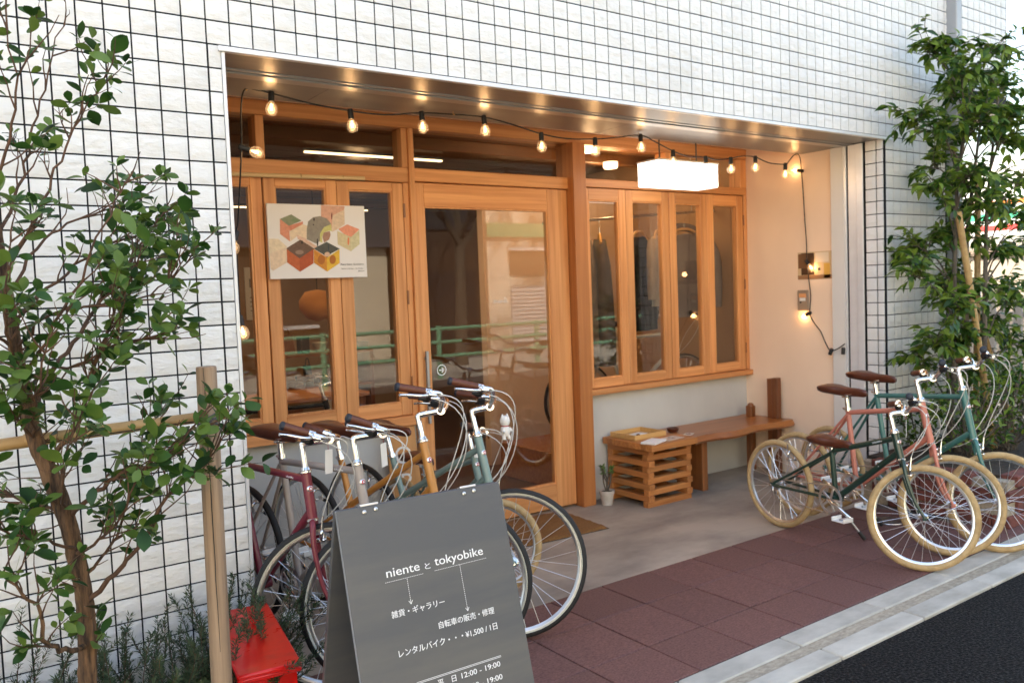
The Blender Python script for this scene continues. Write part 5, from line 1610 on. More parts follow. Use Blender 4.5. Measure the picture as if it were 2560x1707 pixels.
# ------------------------------------------------------------------ the broad-leaved tree on the left
BR = {
    'trunk': [(-0.60, -0.70, 0.0), (-0.615, -0.70, 0.2), (-0.622, -0.700, 0.394), (-0.614, -0.700, 0.568), (-0.613, -0.700, 0.678), (-0.627, -0.700, 0.801), (-0.643, -0.690, 0.910), (-0.677, -0.680, 1.043), (-0.700, -0.680, 1.120), (-0.715, -0.670, 1.247), (-0.727, -0.660, 1.352), (-0.738, -0.650, 1.518), (-0.751, -0.640, 1.683), (-0.763, -0.620, 1.869)],
    'b1': [(-0.617, -0.700, 0.733), (-0.559, -0.660, 0.776), (-0.499, -0.600, 0.830), (-0.453, -0.560, 0.931), (-0.417, -0.520, 1.026), (-0.364, -0.500, 1.101)],
    'b2': [(-0.616, -0.710, 0.659), (-0.542, -0.760, 0.753), (-0.492, -0.800, 0.817), (-0.418, -0.840, 0.951), (-0.368, -0.860, 1.001), (-0.297, -0.880, 1.058)],
    'b3': [(-0.628, -0.720, 0.556), (-0.690, -0.800, 0.599), (-0.729, -0.840, 0.645), (-0.733, -0.860, 0.723), (-0.781, -0.880, 0.799), (-0.833, -0.900, 0.884)],
    'b4': [(-0.682, -0.680, 1.054), (-0.631, -0.740, 1.129), (-0.589, -0.780, 1.222), (-0.563, -0.800, 1.324), (-0.533, -0.820, 1.395), (-0.500, -0.820, 1.486), (-0.456, -0.820, 1.568)],
    'b5': [(-0.708, -0.680, 1.184), (-0.641, -0.600, 1.289), (-0.583, -0.560, 1.360), (-0.510, -0.520, 1.458), (-0.437, -0.500, 1.549), (-0.360, -0.480, 1.656), (-0.297, -0.470, 1.729)],
    'b6': [(-0.727, -0.660, 1.362), (-0.665, -0.720, 1.432), (-0.595, -0.760, 1.460), (-0.497, -0.800, 1.466), (-0.396, -0.800, 1.505), (-0.319, -0.800, 1.589)],
    'b7': [(-0.740, -0.650, 1.539), (-0.697, -0.720, 1.637), (-0.653, -0.780, 1.732), (-0.614, -0.800, 1.831), (-0.565, -0.820, 1.930), (-0.514, -0.820, 2.020)],
    'b8': [(-0.747, -0.640, 1.642), (-0.684, -0.580, 1.785), (-0.649, -0.550, 1.919), (-0.603, -0.520, 2.070), (-0.545, -0.500, 2.258)],
    'b9': [(-0.735, -0.650, 1.497), (-0.659, -0.600, 1.624), (-0.572, -0.560, 1.693), (-0.454, -0.540, 1.742), (-0.373, -0.520, 1.770)],
    'b10': [(-0.755, -0.630, 1.725), (-0.725, -0.700, 1.859), (-0.695, -0.760, 1.998), (-0.707, -0.800, 2.131)],
    'b11': [(-0.699, -0.680, 1.109), (-0.746, -0.760, 1.186), (-0.787, -0.800, 1.264), (-0.823, -0.820, 1.345)],
    'b12': [(-0.647, -0.690, 0.921), (-0.703, -0.620, 0.940), (-0.754, -0.580, 0.963), (-0.813, -0.550, 1.011)],
    'b13': [(-0.617, -0.700, 0.809), (-0.697, -0.780, 0.876), (-0.762, -0.840, 0.913), (-0.819, -0.880, 0.962)],
    'b14': [(-0.639, -0.690, 0.898), (-0.580, -0.780, 0.979), (-0.521, -0.840, 1.032), (-0.445, -0.900, 1.061), (-0.376, -0.920, 1.127)],
    'b15': [(-0.718, -0.670, 1.289), (-0.664, -0.760, 1.381), (-0.596, -0.860, 1.528), (-0.540, -0.900, 1.664), (-0.492, -0.920, 1.761)],
    'b16': [(-0.732, -0.660, 1.414), (-0.619, -0.620, 1.537), (-0.521, -0.580, 1.603), (-0.409, -0.560, 1.661), (-0.298, -0.550, 1.639)],
    'd1': [(-0.64, -0.69, 0.92), (-0.66, -0.80, 1.0), (-0.66, -0.90, 1.08), (-0.64, -0.97, 1.2)],
    'd2': [(-0.70, -0.68, 1.12), (-0.71, -0.80, 1.2), (-0.70, -0.90, 1.3), (-0.67, -0.96, 1.42)],
    'd3': [(-0.72, -0.66, 1.30), (-0.75, -0.78, 1.38), (-0.76, -0.86, 1.48), (-0.74, -0.92, 1.62)],
    'd4': [(-0.63, -0.70, 0.80), (-0.58, -0.80, 0.86), (-0.54, -0.88, 0.93), (-0.50, -0.94, 1.04)],
    'd5': [(-0.715, -0.67, 1.247), (-0.66, -0.74, 1.30), (-0.60, -0.80, 1.32), (-0.52, -0.86, 1.36), (-0.44, -0.88, 1.38)],
    'c1': [(-0.763, -0.62, 1.869), (-0.82, -0.70, 2.05), (-0.85, -0.72, 2.25)],
    'c2': [(-0.751, -0.64, 1.683), (-0.86, -0.55, 1.78), (-0.98, -0.5, 1.9)],
    'c3': [(-0.727, -0.66, 1.352), (-0.85, -0.75, 1.45), (-1.0, -0.8, 1.5)],
}
r_t = random.Random(21)
tl = thing('broadleaf_tree', 'small broad-leaved tree with flaky trunk before the white tiles', 'tree', (-0.60, -0.70, 0.0))
P = catmull(BR['trunk'], 14)
def trunk_r(z):
    return 0.0225 + max(0, 0.5 - z) * 0.008 if z < 0.95 else max(0.008, 0.0215 - (z - 0.95) * 0.013)
b = MB()
NS = 26
b.tube(P, [trunk_r(p.z) * (1 + 0.10 * noise.noise(Vector((p.z * 16, 1.7, 0)))) for p in P], NS)
for i in range(len(P)):                      # flaking bark: strips standing off the trunk
    for k in range(NS):
        v = Vector(b.v[i * NS + k])
        d_ = (v - P[i])
        a_ = 2 * PI * k / NS
        h_ = noise.noise(Vector((math.cos(a_) * 3.2, math.sin(a_) * 3.2, P[i].z * 14))) + 0.6 * noise.noise(Vector((math.cos(a_) * 9, math.sin(a_) * 9, P[i].z * 40)))
        b.v[i * NS + k] = tuple(P[i] + d_ * (1 + 0.16 * h_))
b.build('trunk', M['bark'], tl, 50)
leaves = []
LG = [leaf_geo(1.0, 0.30, 'obovate', 0.22, 0.12), leaf_geo(1.0, 0.33, 'obovate', 0.10, 0.22), leaf_geo(1.0, 0.27, 'obovate', 0.35, 0.05), leaf_geo(1.0, 0.31, 'obovate', 0.05, -0.10)]
tw = MB()
def leaf_at(p, d, s):
    roll = r_t.uniform(-0.9, 0.9)
    leaves.append((leaf_mtx(p, d, roll, s), s))
def twig(p, d, L, rad, lev=1):
    q = [Vector(p)]
    n = 4
    dd = d.normalized()
    for k in range(n):
        dd = (dd + Vector((r_t.uniform(-.28, .28), r_t.uniform(-.28, .28), r_t.uniform(-.12, .24)))).normalized()
        q.append(q[-1] + dd * L / n)
    tw.tube(q, [rad * (1 - 0.16 * k) for k in range(n + 1)], 5)
    bare = r_t.random() < 0.24
    if lev > 0:
        for k in range(r_t.randint(1, 2)):
            a = q[r_t.randint(1, 3)]
            twig(a, (dd + Vector((r_t.uniform(-1, 1), r_t.uniform(-1, 1), r_t.uniform(-.3, .6)))), L * r_t.uniform(.45, .75), rad * .6, lev - 1)
    if bare:
        return
    for k in range(2, n + 1):
        if k < n and r_t.random() < 0.45:
            continue
        x, y = frame_of(dd)
        a0 = r_t.uniform(0, 2 * PI)
        m = r_t.randint(2, 5) if k == n else r_t.randint(1, 2)
        for j in range(m):
            a = a0 + j * 2 * PI / max(2, m)
            side = x * math.cos(a) + y * math.sin(a)
            ld = dd * (0.55 if k == n else 0.35) + side * 0.8 + Vector((0, 0, r_t.uniform(-.35, .25)))
            leaf_at(q[k] + side * 0.003, ld, r_t.uniform(0.022, 0.048) if r_t.random() < 0.88 else r_t.uniform(0.05, 0.064))
for nm, pts in BR.items():
    if nm == 'trunk':
        continue
    Q = catmull(pts, 4)
    Q = [p + Vector((r_t.uniform(-.006, .006), r_t.uniform(-.006, .006), r_t.uniform(-.006, .006))) for p in Q]
    n = len(Q)
    r0 = 0.0075 if nm in ('b2', 'b3', 'b4', 'b5', 'b14') else 0.0048
    MB().tube(Q, [r0 * (1 - 0.72 * i / n) for i in range(n)], 8).build('branch', M['twig'] if nm not in ('b3', 'b4', 'b1') else M['bark'], tl, 80)
    for k in range(int(n * (0.85 if pts[-1][2] < 1.75 else 0.45))):
        i = r_t.randint(int(n * 0.28), n - 1)
        d = (Q[min(i + 1, n - 1)] - Q[max(i - 1, 0)]).normalized()
        dd = d * 0.7 + Vector((r_t.uniform(-.7, .9), r_t.uniform(-.9, .7), r_t.uniform(-.35, .7)))
        twig(Q[i], dd, r_t.uniform(0.06, 0.19), 0.0026, 1 if r_t.random() < 0.35 else 0)
    twig(Q[-1], Q[-1] - Q[-3], 0.09, 0.0026, 1)
for k in range(34):                      # small shoots straight from the trunk
    p = P[r_t.randint(30, len(P) - 10)]
    twig(p, Vector((r_t.uniform(-1, 1), r_t.uniform(-1, .6), r_t.uniform(-.1, .6))), r_t.uniform(.05, .12), 0.0026, 0)
tag(tw.build('twigs', M['twig'], tl), kind='stuff')
place_leaves(tl, leaves, LG, M['leaf'])
print('left leaves', len(leaves))

# ------------------------------------------------------------------ stake, bamboo rail and tie
sk = thing('wooden_stake', 'weathered round wooden stake beside the broad-leaved tree', 'stake', (-0.285, -0.70, 0))
Ps = [Vector((-0.274, -0.70, 0.0)), Vector((-0.270, -0.70, 0.35)), Vector((-0.267, -0.70, 0.7)), Vector((-0.263, -0.70, 1.1)), Vector((-0.261, -0.70, 1.272)), Vector((-0.261, -0.70, 1.2775))]
MB().tube(Ps, [0.0305, 0.0298, 0.0292, 0.0288, 0.0284, 0.027], 20).build('pole', M['stake'], sk, 40)
b = MB()
b.tube([(-0.2765 + 0.0025 * noise.noise(Vector((k * 0.8, 0, 2))), -0.7288, 0.45 + k * 0.069) for k in range(13)], [0.0006 + 0.0009 * math.sin(PI * k / 12.5) for k in range(13)], 5)
b.build('crack', M['ink'], sk)
bm_ = thing('bamboo_rail', 'split bamboo rail tied level behind the wooden stake', 'bamboo pole', (-0.6, -0.655, 1.08))
rail = [(-0.195, -0.655, 1.129), (-0.342, -0.655, 1.126), (-0.491, -0.655, 1.123), (-0.63, -0.655, 1.119), (-0.777, -0.655, 1.114), (-1.25, -0.66, 1.10)]
MB().tube(rail, [0.0165, 0.0158, 0.0162, 0.0165, 0.0168, 0.0175], 12).build('cane', M['bamboo'], bm_, 50)
b = MB()
for x in (-0.46, -0.72, -0.98):
    b.tube([(x - 0.004, -0.655, 1.123 + (x + 0.49) * 0.02), (x, -0.655, 1.123 + (x + 0.49) * 0.02), (x + 0.004, -0.655, 1.123 + (x + 0.49) * 0.02)], [0.0165, 0.0182, 0.0165], 12)
b.build('nodes', M['bamboo'], bm_, 50)
b = MB(); b.bar((-0.19, -0.6705, 1.122), (-0.70, -0.6715, 1.109), 0.0025, 0.002, up=(0, 1, 0)); b.build('split', M['ink'], bm_)
tie = thing('rope_tie', 'grey cord lashing the bamboo rail to the stake', 'rope', (-0.263, -0.70, 1.12))
for k in range(6):
    t = -0.016 + k * 0.0065
    tilt = (0.013 if k % 2 else -0.011)
    b = MB()
    b.tube([(-0.263 + 0.0312 * math.cos(a), -0.70 + 0.0312 * math.sin(a), 1.121 + t + tilt * math.cos(a)) for a in [2 * PI * i / 20 for i in range(21)]], 0.0026, 6)
    b.build('turn', M['rope'], tie, 60)
MB().tube(catmull([(-0.292, -0.722, 1.105), (-0.305, -0.735, 1.088), (-0.313, -0.738, 1.083)], 3), 0.0018, 5).build('loose_end', M['rope'], tie)

# ------------------------------------------------------------------ rosemary along the wall
def rosemary(cx, cy, rad, hgt, n, seed, label, lean=(0, 0)):
    r = random.Random(seed)
    t = thing('rosemary_bush', label, 'shrub', (cx, cy, 0.012), group='rosemary along the tiled wall')
    sb, V, Fc, A = MB(), [], [], []
    for k in range(n):
        a = r.uniform(0, 2 * PI)
        q = [Vector((cx + rad * 0.5 * math.cos(a) * r.random(), cy + rad * 0.5 * math.sin(a) * r.random(), 0.01))]
        d = Vector((math.cos(a) * r.uniform(.1, .75) + lean[0], math.sin(a) * r.uniform(.1, .6) + lean[1], r.uniform(.75, 1.2))).normalized()
        L = hgt * r.uniform(0.55, 1.15)
        m = 9
        for i in range(m):
            d = (d + Vector((r.uniform(-.2, .2), r.uniform(-.2, .2), r.uniform(-.16, .14)))).normalized()
            q.append(q[-1] + d * L / m)
        sb.tube(q, [0.0024 - 0.00018 * i for i in range(m + 1)], 4)
        pts = catmull(q, 5)
        for i, p in enumerate(pts[int(len(pts) * 0.22):]):
            i2 = min(i + int(len(pts) * 0.22) + 1, len(pts) - 1)
            dd = (pts[i2] - pts[i2 - 1]).normalized()
            x, y = frame_of(dd)
            for j in range(7):
                an = r.uniform(0, 2 * PI)
                s_ = x * math.cos(an) + y * math.sin(an)
                nd = (s_ * 0.85 + dd * r.uniform(.35, .9)).normalized()
                wd = nd.cross(dd).normalized() * 0.0021
                ln = r.uniform(.014, .027)
                p0 = p + s_ * 0.001 + dd * r.uniform(-.004, .004)
                o0 = len(V)
                V.extend([tuple(p0), tuple(p0 + nd * ln * .5 + wd), tuple(p0 + nd * ln), tuple(p0 + nd * ln * .5 - wd)])
                v = r.random()
                A.extend([v] * 4)
                Fc.append((o0, o0 + 1, o0 + 2, o0 + 3))
    tag(sb.build('stems', M['twig'], t), kind='stuff')
    me = bpy.data.meshes.new('foliage')
    me.from_pydata(V, [], Fc)
    at = me.attributes.new('leafvar', 'FLOAT', 'POINT')
    at.data.foreach_set('value', A)
    me.materials.append(M['needle'])
    tag(obj('foliage', me, t), kind='stuff')
rosemary(-0.16, -0.33, 0.16, 0.46, 84, 1, 'rosemary bush overhanging the red box', (0.10, 0))
rosemary(-0.44, -0.38, 0.20, 0.45, 80, 2, 'rosemary bush between the stake and the tree trunk')
rosemary(-0.82, -0.40, 0.22, 0.50, 60, 3, 'rosemary bush at the left edge behind the tree')
rosemary(-0.02, -0.30, 0.10, 0.50, 22, 4, 'rosemary sprays against the bicycle wheel', (0.22, -0.1))

# ------------------------------------------------------------------ brick planter with tree and shrubs on the right
pl = thing('brick_planter', 'low dark red brick planter behind the right-hand bicycles', 'planter', (4.9, -0.45, 0))
BX0, BX1, BY0, BY1 = 4.06, 6.1, -0.96, -0.02
MB().box(BX0 + 0.02, BX1 - 0.02, BY0 + 0.02, BY1, 0.0, 0.265).build('mortar_core', M['mortar'], pl)
MB().box(BX0 + 0.1, BX1 - 0.1, BY0 + 0.1, BY1 - 0.005, 0.2655, 0.285).build('soil', M['soil'], pl)
bme = MB().cbox((0.1025, 0.05, 0.0325), 0.004).mesh('brick', M['brick'])
for row in range(4):
    z = 0.0345 + row * 0.0735
    o2 = 0.11 if row % 2 else 0.0
    x = BX0 + 0.105 + o2
    while x < BX1 - 0.1:
        o = obj('brick', bme, pl)
        o.location = (x, BY0 + 0.05 + rnd.uniform(-.002, .002), z)
        x += 0.2125
    y = BY0 + 0.105 + 0.102 + o2
    while y < BY1 - 0.1:
        o = obj('brick', bme, pl)
        o.location = (BX0 + 0.05 + rnd.uniform(-.002, .002), y, z)
        o.rotation_euler = (0, 0, PI / 2)
        y += 0.2125

r_t = random.Random(5)
tr_ = thing('slender_tree', 'slender multi-stemmed evergreen tree with pointed leaves at the right', 'tree', (4.9, -0.35, 0.285))
STEMS = [[(4.68, -0.36, 0.28), (4.64, -0.33, 0.5), (4.715, -0.33, 0.891), (4.705, -0.33, 1.267), (4.726, -0.33, 1.691), (4.768, -0.33, 2.089), (4.90, -0.33, 2.6)],
         [(4.93, -0.27, 0.28), (4.99, -0.25, 0.45), (5.039, -0.25, 0.863), (5.027, -0.25, 1.283), (5.061, -0.25, 1.809), (5.178, -0.25, 2.256), (5.30, -0.25, 2.75)],
         [(4.90, -0.38, 0.28), (4.971, -0.38, 0.45), (5.004, -0.38, 0.871), (5.019, -0.38, 1.281), (5.039, -0.38, 1.689), (5.07, -0.38, 2.015), (5.22, -0.38, 2.65)]]
SP = []
for k, s in enumerate(STEMS):
    Q = catmull(s, 4)
    SP.append(Q)
    MB().tube(Q, [0.024 * (1 - 0.72 * i / len(Q)) for i in range(len(Q))], 10).build('trunk', M['bark_grey'], tr_, 70)
CL = [(4.581, -0.44, 2.747), (5.206, -0.32, 2.795), (5.75, -0.2, 2.82), (4.445, -0.38, 2.37), (4.38, -0.26, 2.462), (4.731, -0.44, 2.382), (5.496, -0.32, 2.378), (4.946, -0.2, 2.086), (5.127, -0.38, 2.017), (5.7, -0.26, 1.938), (4.30, -0.44, 1.976), (4.917, -0.32, 1.693), (4.524, -0.2, 1.647), (5.238, -0.38, 1.579), (4.713, -0.26, 1.375), (4.02, -0.44, 1.464), (5.079, -0.32, 1.363), (5.7, -0.2, 1.343), (4.629, -0.38, 1.085), (5.378, -0.26, 1.039), (4.24, -0.44, 1.036), (5.55, -0.32, 0.939), (4.412, -0.2, 0.909), (4.892, -0.38, 0.798), (5.5, -0.26, 0.699),
      (4.95, -0.5, 2.95), (4.75, -0.3, 2.9), (5.0, -0.55, 2.45), (5.2, -0.1, 2.45), (4.6, -0.5, 2.1), (5.45, -0.45, 2.1), (4.75, -0.55, 1.9), (5.3, -0.5, 1.8), (5.45, -0.12, 2.65), (5.6, -0.3, 2.55), (5.3, -0.4, 1.25), (5.65, -0.35, 1.65), (4.45, -0.5, 1.25)]
r5 = random.Random(77)
CL += [(r5.uniform(4.55, 5.65), r5.uniform(-0.55, -0.12), 0.65 + 2.3 * k / 15) for k in range(16)]
tw = MB()
leaves = []
for c in CL:
    c = Vector(c)
    best = min((p for Q in SP for p in Q if p.z < c.z - 0.05), key=lambda p: (p - c).length + abs(c.z - p.z - 0.35) * 0.7)
    mid = (best + c) / 2 + Vector((0, 0, 0.06))
    q = catmull([best, mid, c], 4)
    tw.tube(q, [0.007 - 0.0005 * i for i in range(len(q))], 5)
    for k in range(11):
        d = Vector((r_t.uniform(-1, 1), r_t.uniform(-.9, .9), r_t.uniform(-.35, .8))).normalized()
        e = c + d * r_t.uniform(.09, .22)
        s = [q[-1 - r_t.randint(0, 3)], (c + e) / 2 + Vector((0, 0, .02)), e]
        s = catmull(s, 3)
        tw.tube(s, 0.0022, 4)
        for i in range(1, len(s)):
            for j in range(2):
                side = Vector((r_t.uniform(-1, 1), r_t.uniform(-1, 1), r_t.uniform(-.75, .15)))
                ld = (s[i] - s[i - 1]).normalized() * 0.6 + side
                if r_t.random() < 0.88:
                    sz = r_t.uniform(0.055, 0.095)
                    leaves.append((leaf_mtx(s[i], ld, r_t.uniform(-.8, .8), sz), sz))
tag(tw.build('twigs', M['bark_grey'], tr_), kind='stuff')
LR = [leaf_geo(1.0, 0.20, 'pointed', 0.35, 0.25), leaf_geo(1.0, 0.22, 'pointed', 0.2, 0.4), leaf_geo(1.0, 0.18, 'pointed', 0.5, 0.1)]
place_leaves(tr_, leaves, LR, M['leaf_r'])
print('right leaves', len(leaves))

def cane(name, label, pts, r0, par=None):
    t = thing(name, label, 'bamboo pole', pts[0])
    MB().tube(pts, r0, 10).build('cane', M['bamboo'], t, 50)
    b = MB()
    p, q = Vector(pts[0]), Vector(pts[-1])
    L = (q - p).length
    for k in range(1, int(L / 0.28) + 1):
        u = p + (q - p) * (k * 0.28 / L)
        d = (q - p).normalized()
        b.tube([u - d * 0.006, u, u + d * 0.006], [r0, r0 * 1.14, r0], 10)
    b.build('nodes', M['bamboo'], t, 50)
cane('support_cane', 'slanting bamboo cane leaning left against the slender tree', [(4.95, -0.47, 0.28), (4.645, -0.45, 1.477), (4.545, -0.44, 1.86)], 0.021)
cane('support_cane', 'upright bamboo cane in the middle of the slender tree', [(5.05, -0.30, 0.28), (5.084, -0.30, 1.405), (5.125, -0.29, 2.19)], 0.020)
cane('support_cane', 'bamboo cane slanting right at the foot of the slender tree', [(5.62, -0.30, 0.28), (5.33, -0.25, 0.95), (5.16, -0.22, 1.35)], 0.020)

def shrub(cx, cy, cz, rx, ry, rz, n, seed, label):
    r = random.Random(seed)
    t = thing('leafy_shrub', label, 'shrub', (cx, cy, 0.285), group='shrubs in the brick planter')
    sb = MB()
    lv = []
    for k in range(n):
        a, u = r.uniform(0, 2 * PI), r.uniform(-.6, 1)
        rr_ = r.uniform(.45, 1) 
        p = Vector((cx + rx * rr_ * math.cos(a), cy + ry * rr_ * math.sin(a), max(0.30, cz + rz * u)))
        if k % 6 == 0:
            sb.tube(catmull([(cx + r.uniform(-.05, .05), cy + r.uniform(-.05, .05), 0.28), ((cx + p.x) / 2, (cy + p.y) / 2, p.z * 0.6 + 0.1), p], 3), 0.004, 5)
        for j in range(3):
            d = Vector((r.uniform(-1, 1), r.uniform(-1, 1), r.uniform(-.6, .7)))
            sz = r.uniform(.04, .065)
            lv.append((leaf_mtx(p + d * 0.02, d, r.uniform(-.8, .8), sz), sz))
    sb.build('stems', M['bark_grey'], t)
    place_leaves(t, lv, LR, M['leaf_r'], 0)
shrub(4.45, -0.55, 0.52, 0.28, 0.22, 0.26, 150, 1, 'leafy shrub behind the coral bicycle wheel')
shrub(4.95, -0.55, 0.55, 0.30, 0.25, 0.28, 170, 2, 'leafy shrub at the foot of the slender tree')
shrub(5.50, -0.50, 0.60, 0.34, 0.26, 0.34, 190, 3, 'leafy shrub at the far right of the brick planter')
shrub(4.55, -0.15, 0.42, 0.22, 0.10, 0.16, 70, 4, 'small leafy shrub against the tiled wall foot')
# ------------------------------------------------------------------ things inside the shop
def lamp_strip(x0, x1, y, z, label):
    t = thing('strip_light', label, 'ceiling light', ((x0 + x1) / 2, y, z))
    MB().box(x0, x1, y - 0.012, y + 0.012, z, z + 0.012).build('diffuser', M['led'], t)
    MB().box(x0 - 0.005, x1 + 0.005, y - 0.016, y + 0.016, z + 0.012, z + 0.03).build('housing', M['black'], t)
    ld = bpy.data.lights.new('strip_glow', 'AREA')
    ld.shape = 'RECTANGLE'; ld.size = x1 - x0; ld.size_y = 0.05; ld.energy = 2.2; ld.color = (1.0, 0.66, 0.36)
    lo = bpy.data.objects.new('strip_glow', ld); COL.objects.link(lo)
    lo.location = (0, 0, -0.012); lo.parent = t
lamp_strip(1.27, 2.34, 2.26, 2.445, 'long strip light nearest the transom windows')
lamp_strip(-0.5, 1.0, 3.7, 2.36, 'strip light deeper over the left side of the shop')
lamp_strip(1.4, 3.0, 4.9, 2.36, 'strip light over the back of the shop')
for k, (x, y, lab) in enumerate(((3.05, 1.42, 'round ceiling lamp over the clothes rail'), (2.2, 3.4, 'round ceiling lamp seen above the door'), (3.75, 1.95, 'round ceiling lamp deepest behind the right window'))):
    t = thing('ceiling_lamp', lab, 'ceiling light', (x, y, 2.46))
    MB().lathe([(0, 0.0), (0.05, 0.0), (0.06, 0.01), (0.06, 0.05), (0.0, 0.05)], 20, Matrix.Translation((x, y, 2.43))).build('shade', M['led'], t, 40)
    ld = bpy.data.lights.new('lamp_glow', 'POINT'); ld.energy = (2.0, 0.8, 2.4)[k]; ld.color = (1.0, 0.66, 0.36); ld.shadow_soft_size = 0.06
    lo = bpy.data.objects.new('lamp_glow', ld); COL.objects.link(lo); lo.location = (0, 0, -0.12); lo.parent = t
# clothes rail
rk = thing('clothes_rail', 'slim metal clothes rail behind the right folding window', 'clothes rail', (3.6, 2.2, 1.86))
MB().tube([(2.78, 1.62, 1.94), (4.44, 1.48, 2.06)], 0.010, 8).build('rail', M['hub'], rk, 50)
for x, y, z in ((3.0, 1.6014, 1.956), (4.2, 1.5002, 2.043)):
    MB().tube([(x, y, z), (x, y, 2.56)], 0.005, 6).build('hanger_rod', M['hub'], rk, 50)
def garment(x, y, ang, w, L, c, label, sleeve=True, hood=False, name='garment'):
    zt = 1.80 + (x - 2.78) * 0.05
    t = thing(name, label, 'clothing', (x, y, zt - L))
    T_ = Matrix.Translation((x, y, 0)) @ Matrix.Rotation(ang, 4, 'Z')
    m = cmat('cloth_' + label[:14], c, 0.95, c2=tuple(v * 0.75 for v in c), scale=(9, 9, 5))
    b = MB(T_)
    K, rows = 20, [(0.0, 0.18, 0.045), (0.03, 0.42, 0.05), (0.07, 0.78, 0.055), (0.12, 0.98, 0.06), (0.22, 1.0, 0.075), (0.5, 0.95, 0.085), (0.8, 0.98, 0.09), (1.0, 1.0, 0.085)]
    vs, fs = [], []
    r = random.Random(hash(label) % 999 if False else len(label) * 7)
    ph = r.uniform(0, 6)
    for i, (t_, ww, dp) in enumerate(rows):
        for k in range(K):
            a = 2 * PI * k / K
            rip = 1 + 0.16 * t_ * math.sin(5 * a + ph)
            vs.append((math.cos(a) * w / 2 * ww, math.sin(a) * dp * rip, zt - L * t_))
    for i in range(len(rows) - 1):
        for k in range(K):
            a, d = i * K + k, i * K + (k + 1) % K
            fs.append((a, a + K, d + K, d))
    b.add(vs, fs)
    b.build('body', m, t, 80)
    if sleeve:
        for s in (-1, 1):
            MB(T_).tube(catmull([(s * w * 0.42, 0, zt - L * 0.09), (s * w * 0.56, 0.0, zt - L * 0.35), (s * w * 0.60, 0.02, zt - L * 0.70), (s * w * 0.60, 0.02, zt - L * 0.9)], 3), [0.055, 0.06, 0.062, 0.06, 0.056, 0.054, 0.052, 0.05, 0.047, 0.042], 12).build('sleeve', m, t, 80)
    if hood:
        MB(T_).tube(catmull([(-0.12, -0.02, zt - 0.06), (-0.10, 0.03, zt + 0.03), (0, 0.05, zt + 0.06), (0.10, 0.03, zt + 0.03), (0.12, -0.02, zt - 0.06)], 4), 0.034, 10).build('hood', m, t, 80)
    h = MB(T_)
    h.tube(catmull([(-w * 0.40, 0, zt - 0.035), (-0.06, 0, zt + 0.03), (0, 0, zt + 0.04), (0.06, 0, zt + 0.03), (w * 0.40, 0, zt - 0.035)], 4), 0.011, 8)
    h.build('hanger', M['tray'], t, 60)
    zr = 1.94 + (x - 2.78) * 0.0723
    MB(T_).tube(catmull([(0, 0, zt + 0.045), (0.0, 0, zt + 0.10), (0.022, 0, zr - 0.02), (0.012, 0, zr + 0.014), (-0.012, 0, zr + 0.012)], 4), 0.0022, 6).build('hanger_hook', M['chrome'], t)
garment(3.02, 1.60, 1.0, 0.40, 0.80, (0.09, 0.065, 0.045), 'dark brown coat hanging at the left end of the rail')
garment(3.15, 1.59, 0.95, 0.38, 0.92, (0.20, 0.15, 0.10), 'olive brown dress on the clothes rail beside the dark coat', False)
garment(3.28, 1.58, 0.9, 0.38, 0.94, (0.14, 0.11, 0.08), 'taupe long top on the rail in the first window panes', False)
garment(3.66, 1.55, 0.35, 0.42, 0.72, (0.016, 0.013, 0.012), 'black jacket hanging behind the second window pane')
garment(3.86, 1.55, 0.6, 0.34, 0.55, (0.50, 0.40, 0.29), 'cream shirt half hidden beside the black jacket')
garment(4.11, 1.50, -0.35, 0.46, 0.66, (0.21, 0.195, 0.19), 'grey hooded sweatshirt facing the third window pane', True, True)
# low display shelf and shelving
def shelf(x0, x1, y0, y1, levels, label, rx):
    t = thing('display_shelf', label, 'shelf', ((x0 + x1) / 2, (y0 + y1) / 2, 0.004))
    for z in levels:
        MB().box(x0, x1, y0, y1, z, z + 0.03, 0.003).build('shelf_board', M['bench'], t)
    for x in (x0 + 0.02, x1 - 0.02):
        MB().box(x - 0.02, x + 0.02, y0 + 0.01, y1 - 0.01, 0.004, levels[-1], 0.003).build('upright', M['bench_z'], t)
    return t
shelf(0.3, 1.5, 5.2, 5.55, (0.3, 0.62, 0.95, 1.25), 'brown shelf of goods at the back left of the shop', 1)
shelf(1.75, 2.75, 4.4, 4.75, (0.28, 0.6, 0.92), 'brown shelf of goods seen through the door', 2)
pal = [(0.05, 0.03, 0.02), (0.25, 0.1, 0.04), (0.4, 0.33, 0.25), (0.07, 0.08, 0.09), (0.3, 0.22, 0.14), (0.5, 0.45, 0.38)]
names = ['bag', 'box', 'bowl']
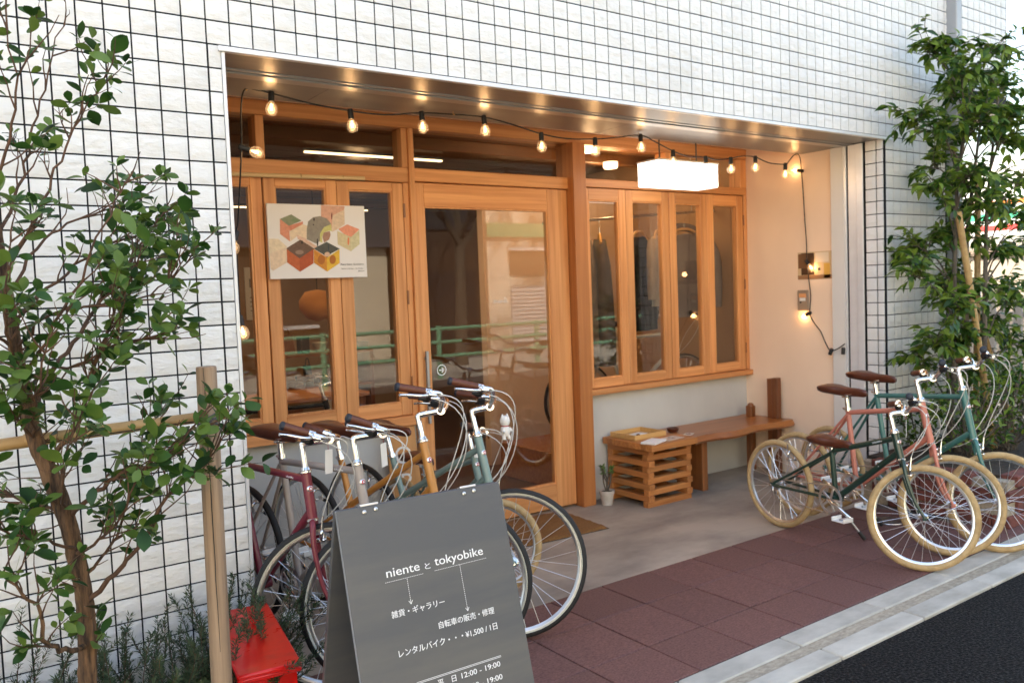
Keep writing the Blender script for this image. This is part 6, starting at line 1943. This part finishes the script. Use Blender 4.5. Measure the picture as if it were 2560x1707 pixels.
for si, (x0, x1, y, levels, where) in enumerate(((0.38, 1.42, 5.33, (0.3, 0.62, 0.95, 1.25), 'back left shelf'), (1.83, 2.67, 4.52, (0.28, 0.6, 0.92), 'shelf behind the door'))):
    for li, z in enumerate(levels):
        x = x0
        k = 0
        while x < x1 - 0.1:
            w = rnd.uniform(.10, .2)
            kind = names[(k + li + si) % 3]
            ordn = ['first', 'second', 'third', 'fourth', 'fifth', 'sixth', 'seventh', 'eighth', 'ninth', 'tenth'][k]
            lvn = ['lowest', 'second', 'third', 'top'][li]
            t = thing('goods_' + kind, '%s on the %s board of the %s, %s from the left' % (kind, lvn, where, ordn), kind, (x + w / 2, y, z + 0.03), group='goods on the shop shelves')
            c = cmat('goods%d' % ((k * 5 + li * 3 + si) % 6), pal[(k * 5 + li * 3 + si) % 6], 0.7)
            hgt = rnd.uniform(.08, .2)
            if kind == 'bowl':
                MB().lathe([(0, 0), (w * .22, 0), (w * .42, hgt * .4), (w * .44, hgt * .5), (w * .40, hgt * .5), (0, hgt * .1)], 14, Matrix.Translation((x + w / 2, y, z + 0.0305))).build('vessel', c, t, 50)
            elif kind == 'bag':
                MB().prism([(x + 0.01, y - 0.05, z + 0.0305), (x + w - 0.01, y - 0.05, z + 0.0305), (x + w - 0.025, y - 0.02, z + 0.03 + hgt), (x + 0.025, y - 0.02, z + 0.03 + hgt)], (0, 0.07, 0)).build('sack', c, t)
                MB().tube(catmull([(x + w * .3, y, z + 0.03 + hgt), (x + w * .4, y, z + 0.09 + hgt), (x + w * .6, y, z + 0.09 + hgt), (x + w * .7, y, z + 0.03 + hgt)], 3), 0.005, 6).build('strap', c, t)
            else:
                MB().box(x + 0.01, x + w - 0.01, y - 0.06, y + 0.05, z + 0.0305, z + 0.03 + hgt * .7, 0.003).build('carton', c, t)
                MB().box(x + 0.008, x + w - 0.008, y - 0.062, y + 0.052, z + 0.0305 + hgt * .7, z + 0.045 + hgt * .7, 0.003).build('lid', c, t)
            x += w + 0.03
            k += 1
# framed sheets on the back wall seen through the door
for k, x in enumerate((1.15, 1.65, 2.15)):
    t = thing('exhibit_sheet', 'white printed sheet on the back wall, %s of three' % ['left', 'middle', 'right'][k], 'poster', (x, 6.39, 1.2))
    MB().box(x, x + 0.36, 6.385, 6.398, 1.25, 1.85).build('paper', M['paper'], t)
    for q in range(3):
        MB().box(x + 0.05 + 0.10 * q, x + 0.12 + 0.10 * q, 6.382, 6.3845, 1.62 + 0.05 * (q % 2), 1.72 + 0.05 * (q % 2)).build('picture', M['ink_grey'], t)
    for q in range(4):
        MB().box(x + 0.05, x + 0.31, 6.382, 6.3845, 1.35 + q * 0.05, 1.362 + q * 0.05).build('text_line', M['ink_grey'], t)
# round lamp shade and a work table with a stool
ls = thing('round_pendant', 'round orange paper pendant lamp over the shelf in the shop', 'lamp', (2.15, 4.2, 1.35))
MB().lathe([(0, -0.15), (0.10, -0.12), (0.17, -0.03), (0.17, 0.05), (0.11, 0.13), (0, 0.15)], 22, Matrix.Translation((2.15, 4.3, 1.40))).build('shade', cmat('orange_paper', (0.70, 0.30, 0.07), 0.8), ls, 60)
MB().tube([(2.15, 4.3, 1.55), (2.15, 4.3, 2.56)], 0.004, 6).build('cord', M['black'], ls)
wt_ = thing('work_table', 'plain brown work table in the middle of the shop', 'table', (1.2, 3.0, 0.004))
MB().box(0.5, 1.9, 2.75, 3.35, 0.70, 0.735, 0.004).build('table_top', M['crate_x'], wt_)
for x in (0.55, 1.85):
    for y in (2.8, 3.3):
        MB().box(x - 0.025, x + 0.025, y - 0.025, y + 0.025, 0.004, 0.70, 0.003).build('leg', M['bench_z'], wt_)
bike('black bicycle standing inside behind the left folding window', None, (0.35, 2.1), -20,
     dict(big, style='diamond', paint=cmat('black_bike_paint', (0.012, 0.012, 0.014), 0.35), steer=12, ra=(0, 0.312), fa=(1.0, 0.312), bb=(0.42, 0.27), st=(0.27, 0.80), ht=(0.84, 0.82), hb=(0.885, 0.64), ttH=(0.843, 0.795), ttS=(0.275, 0.778), dtH=(0.875, 0.665), sad=(0.93, 0.10, 0.37), stem_z=0.92, rise=0.03))
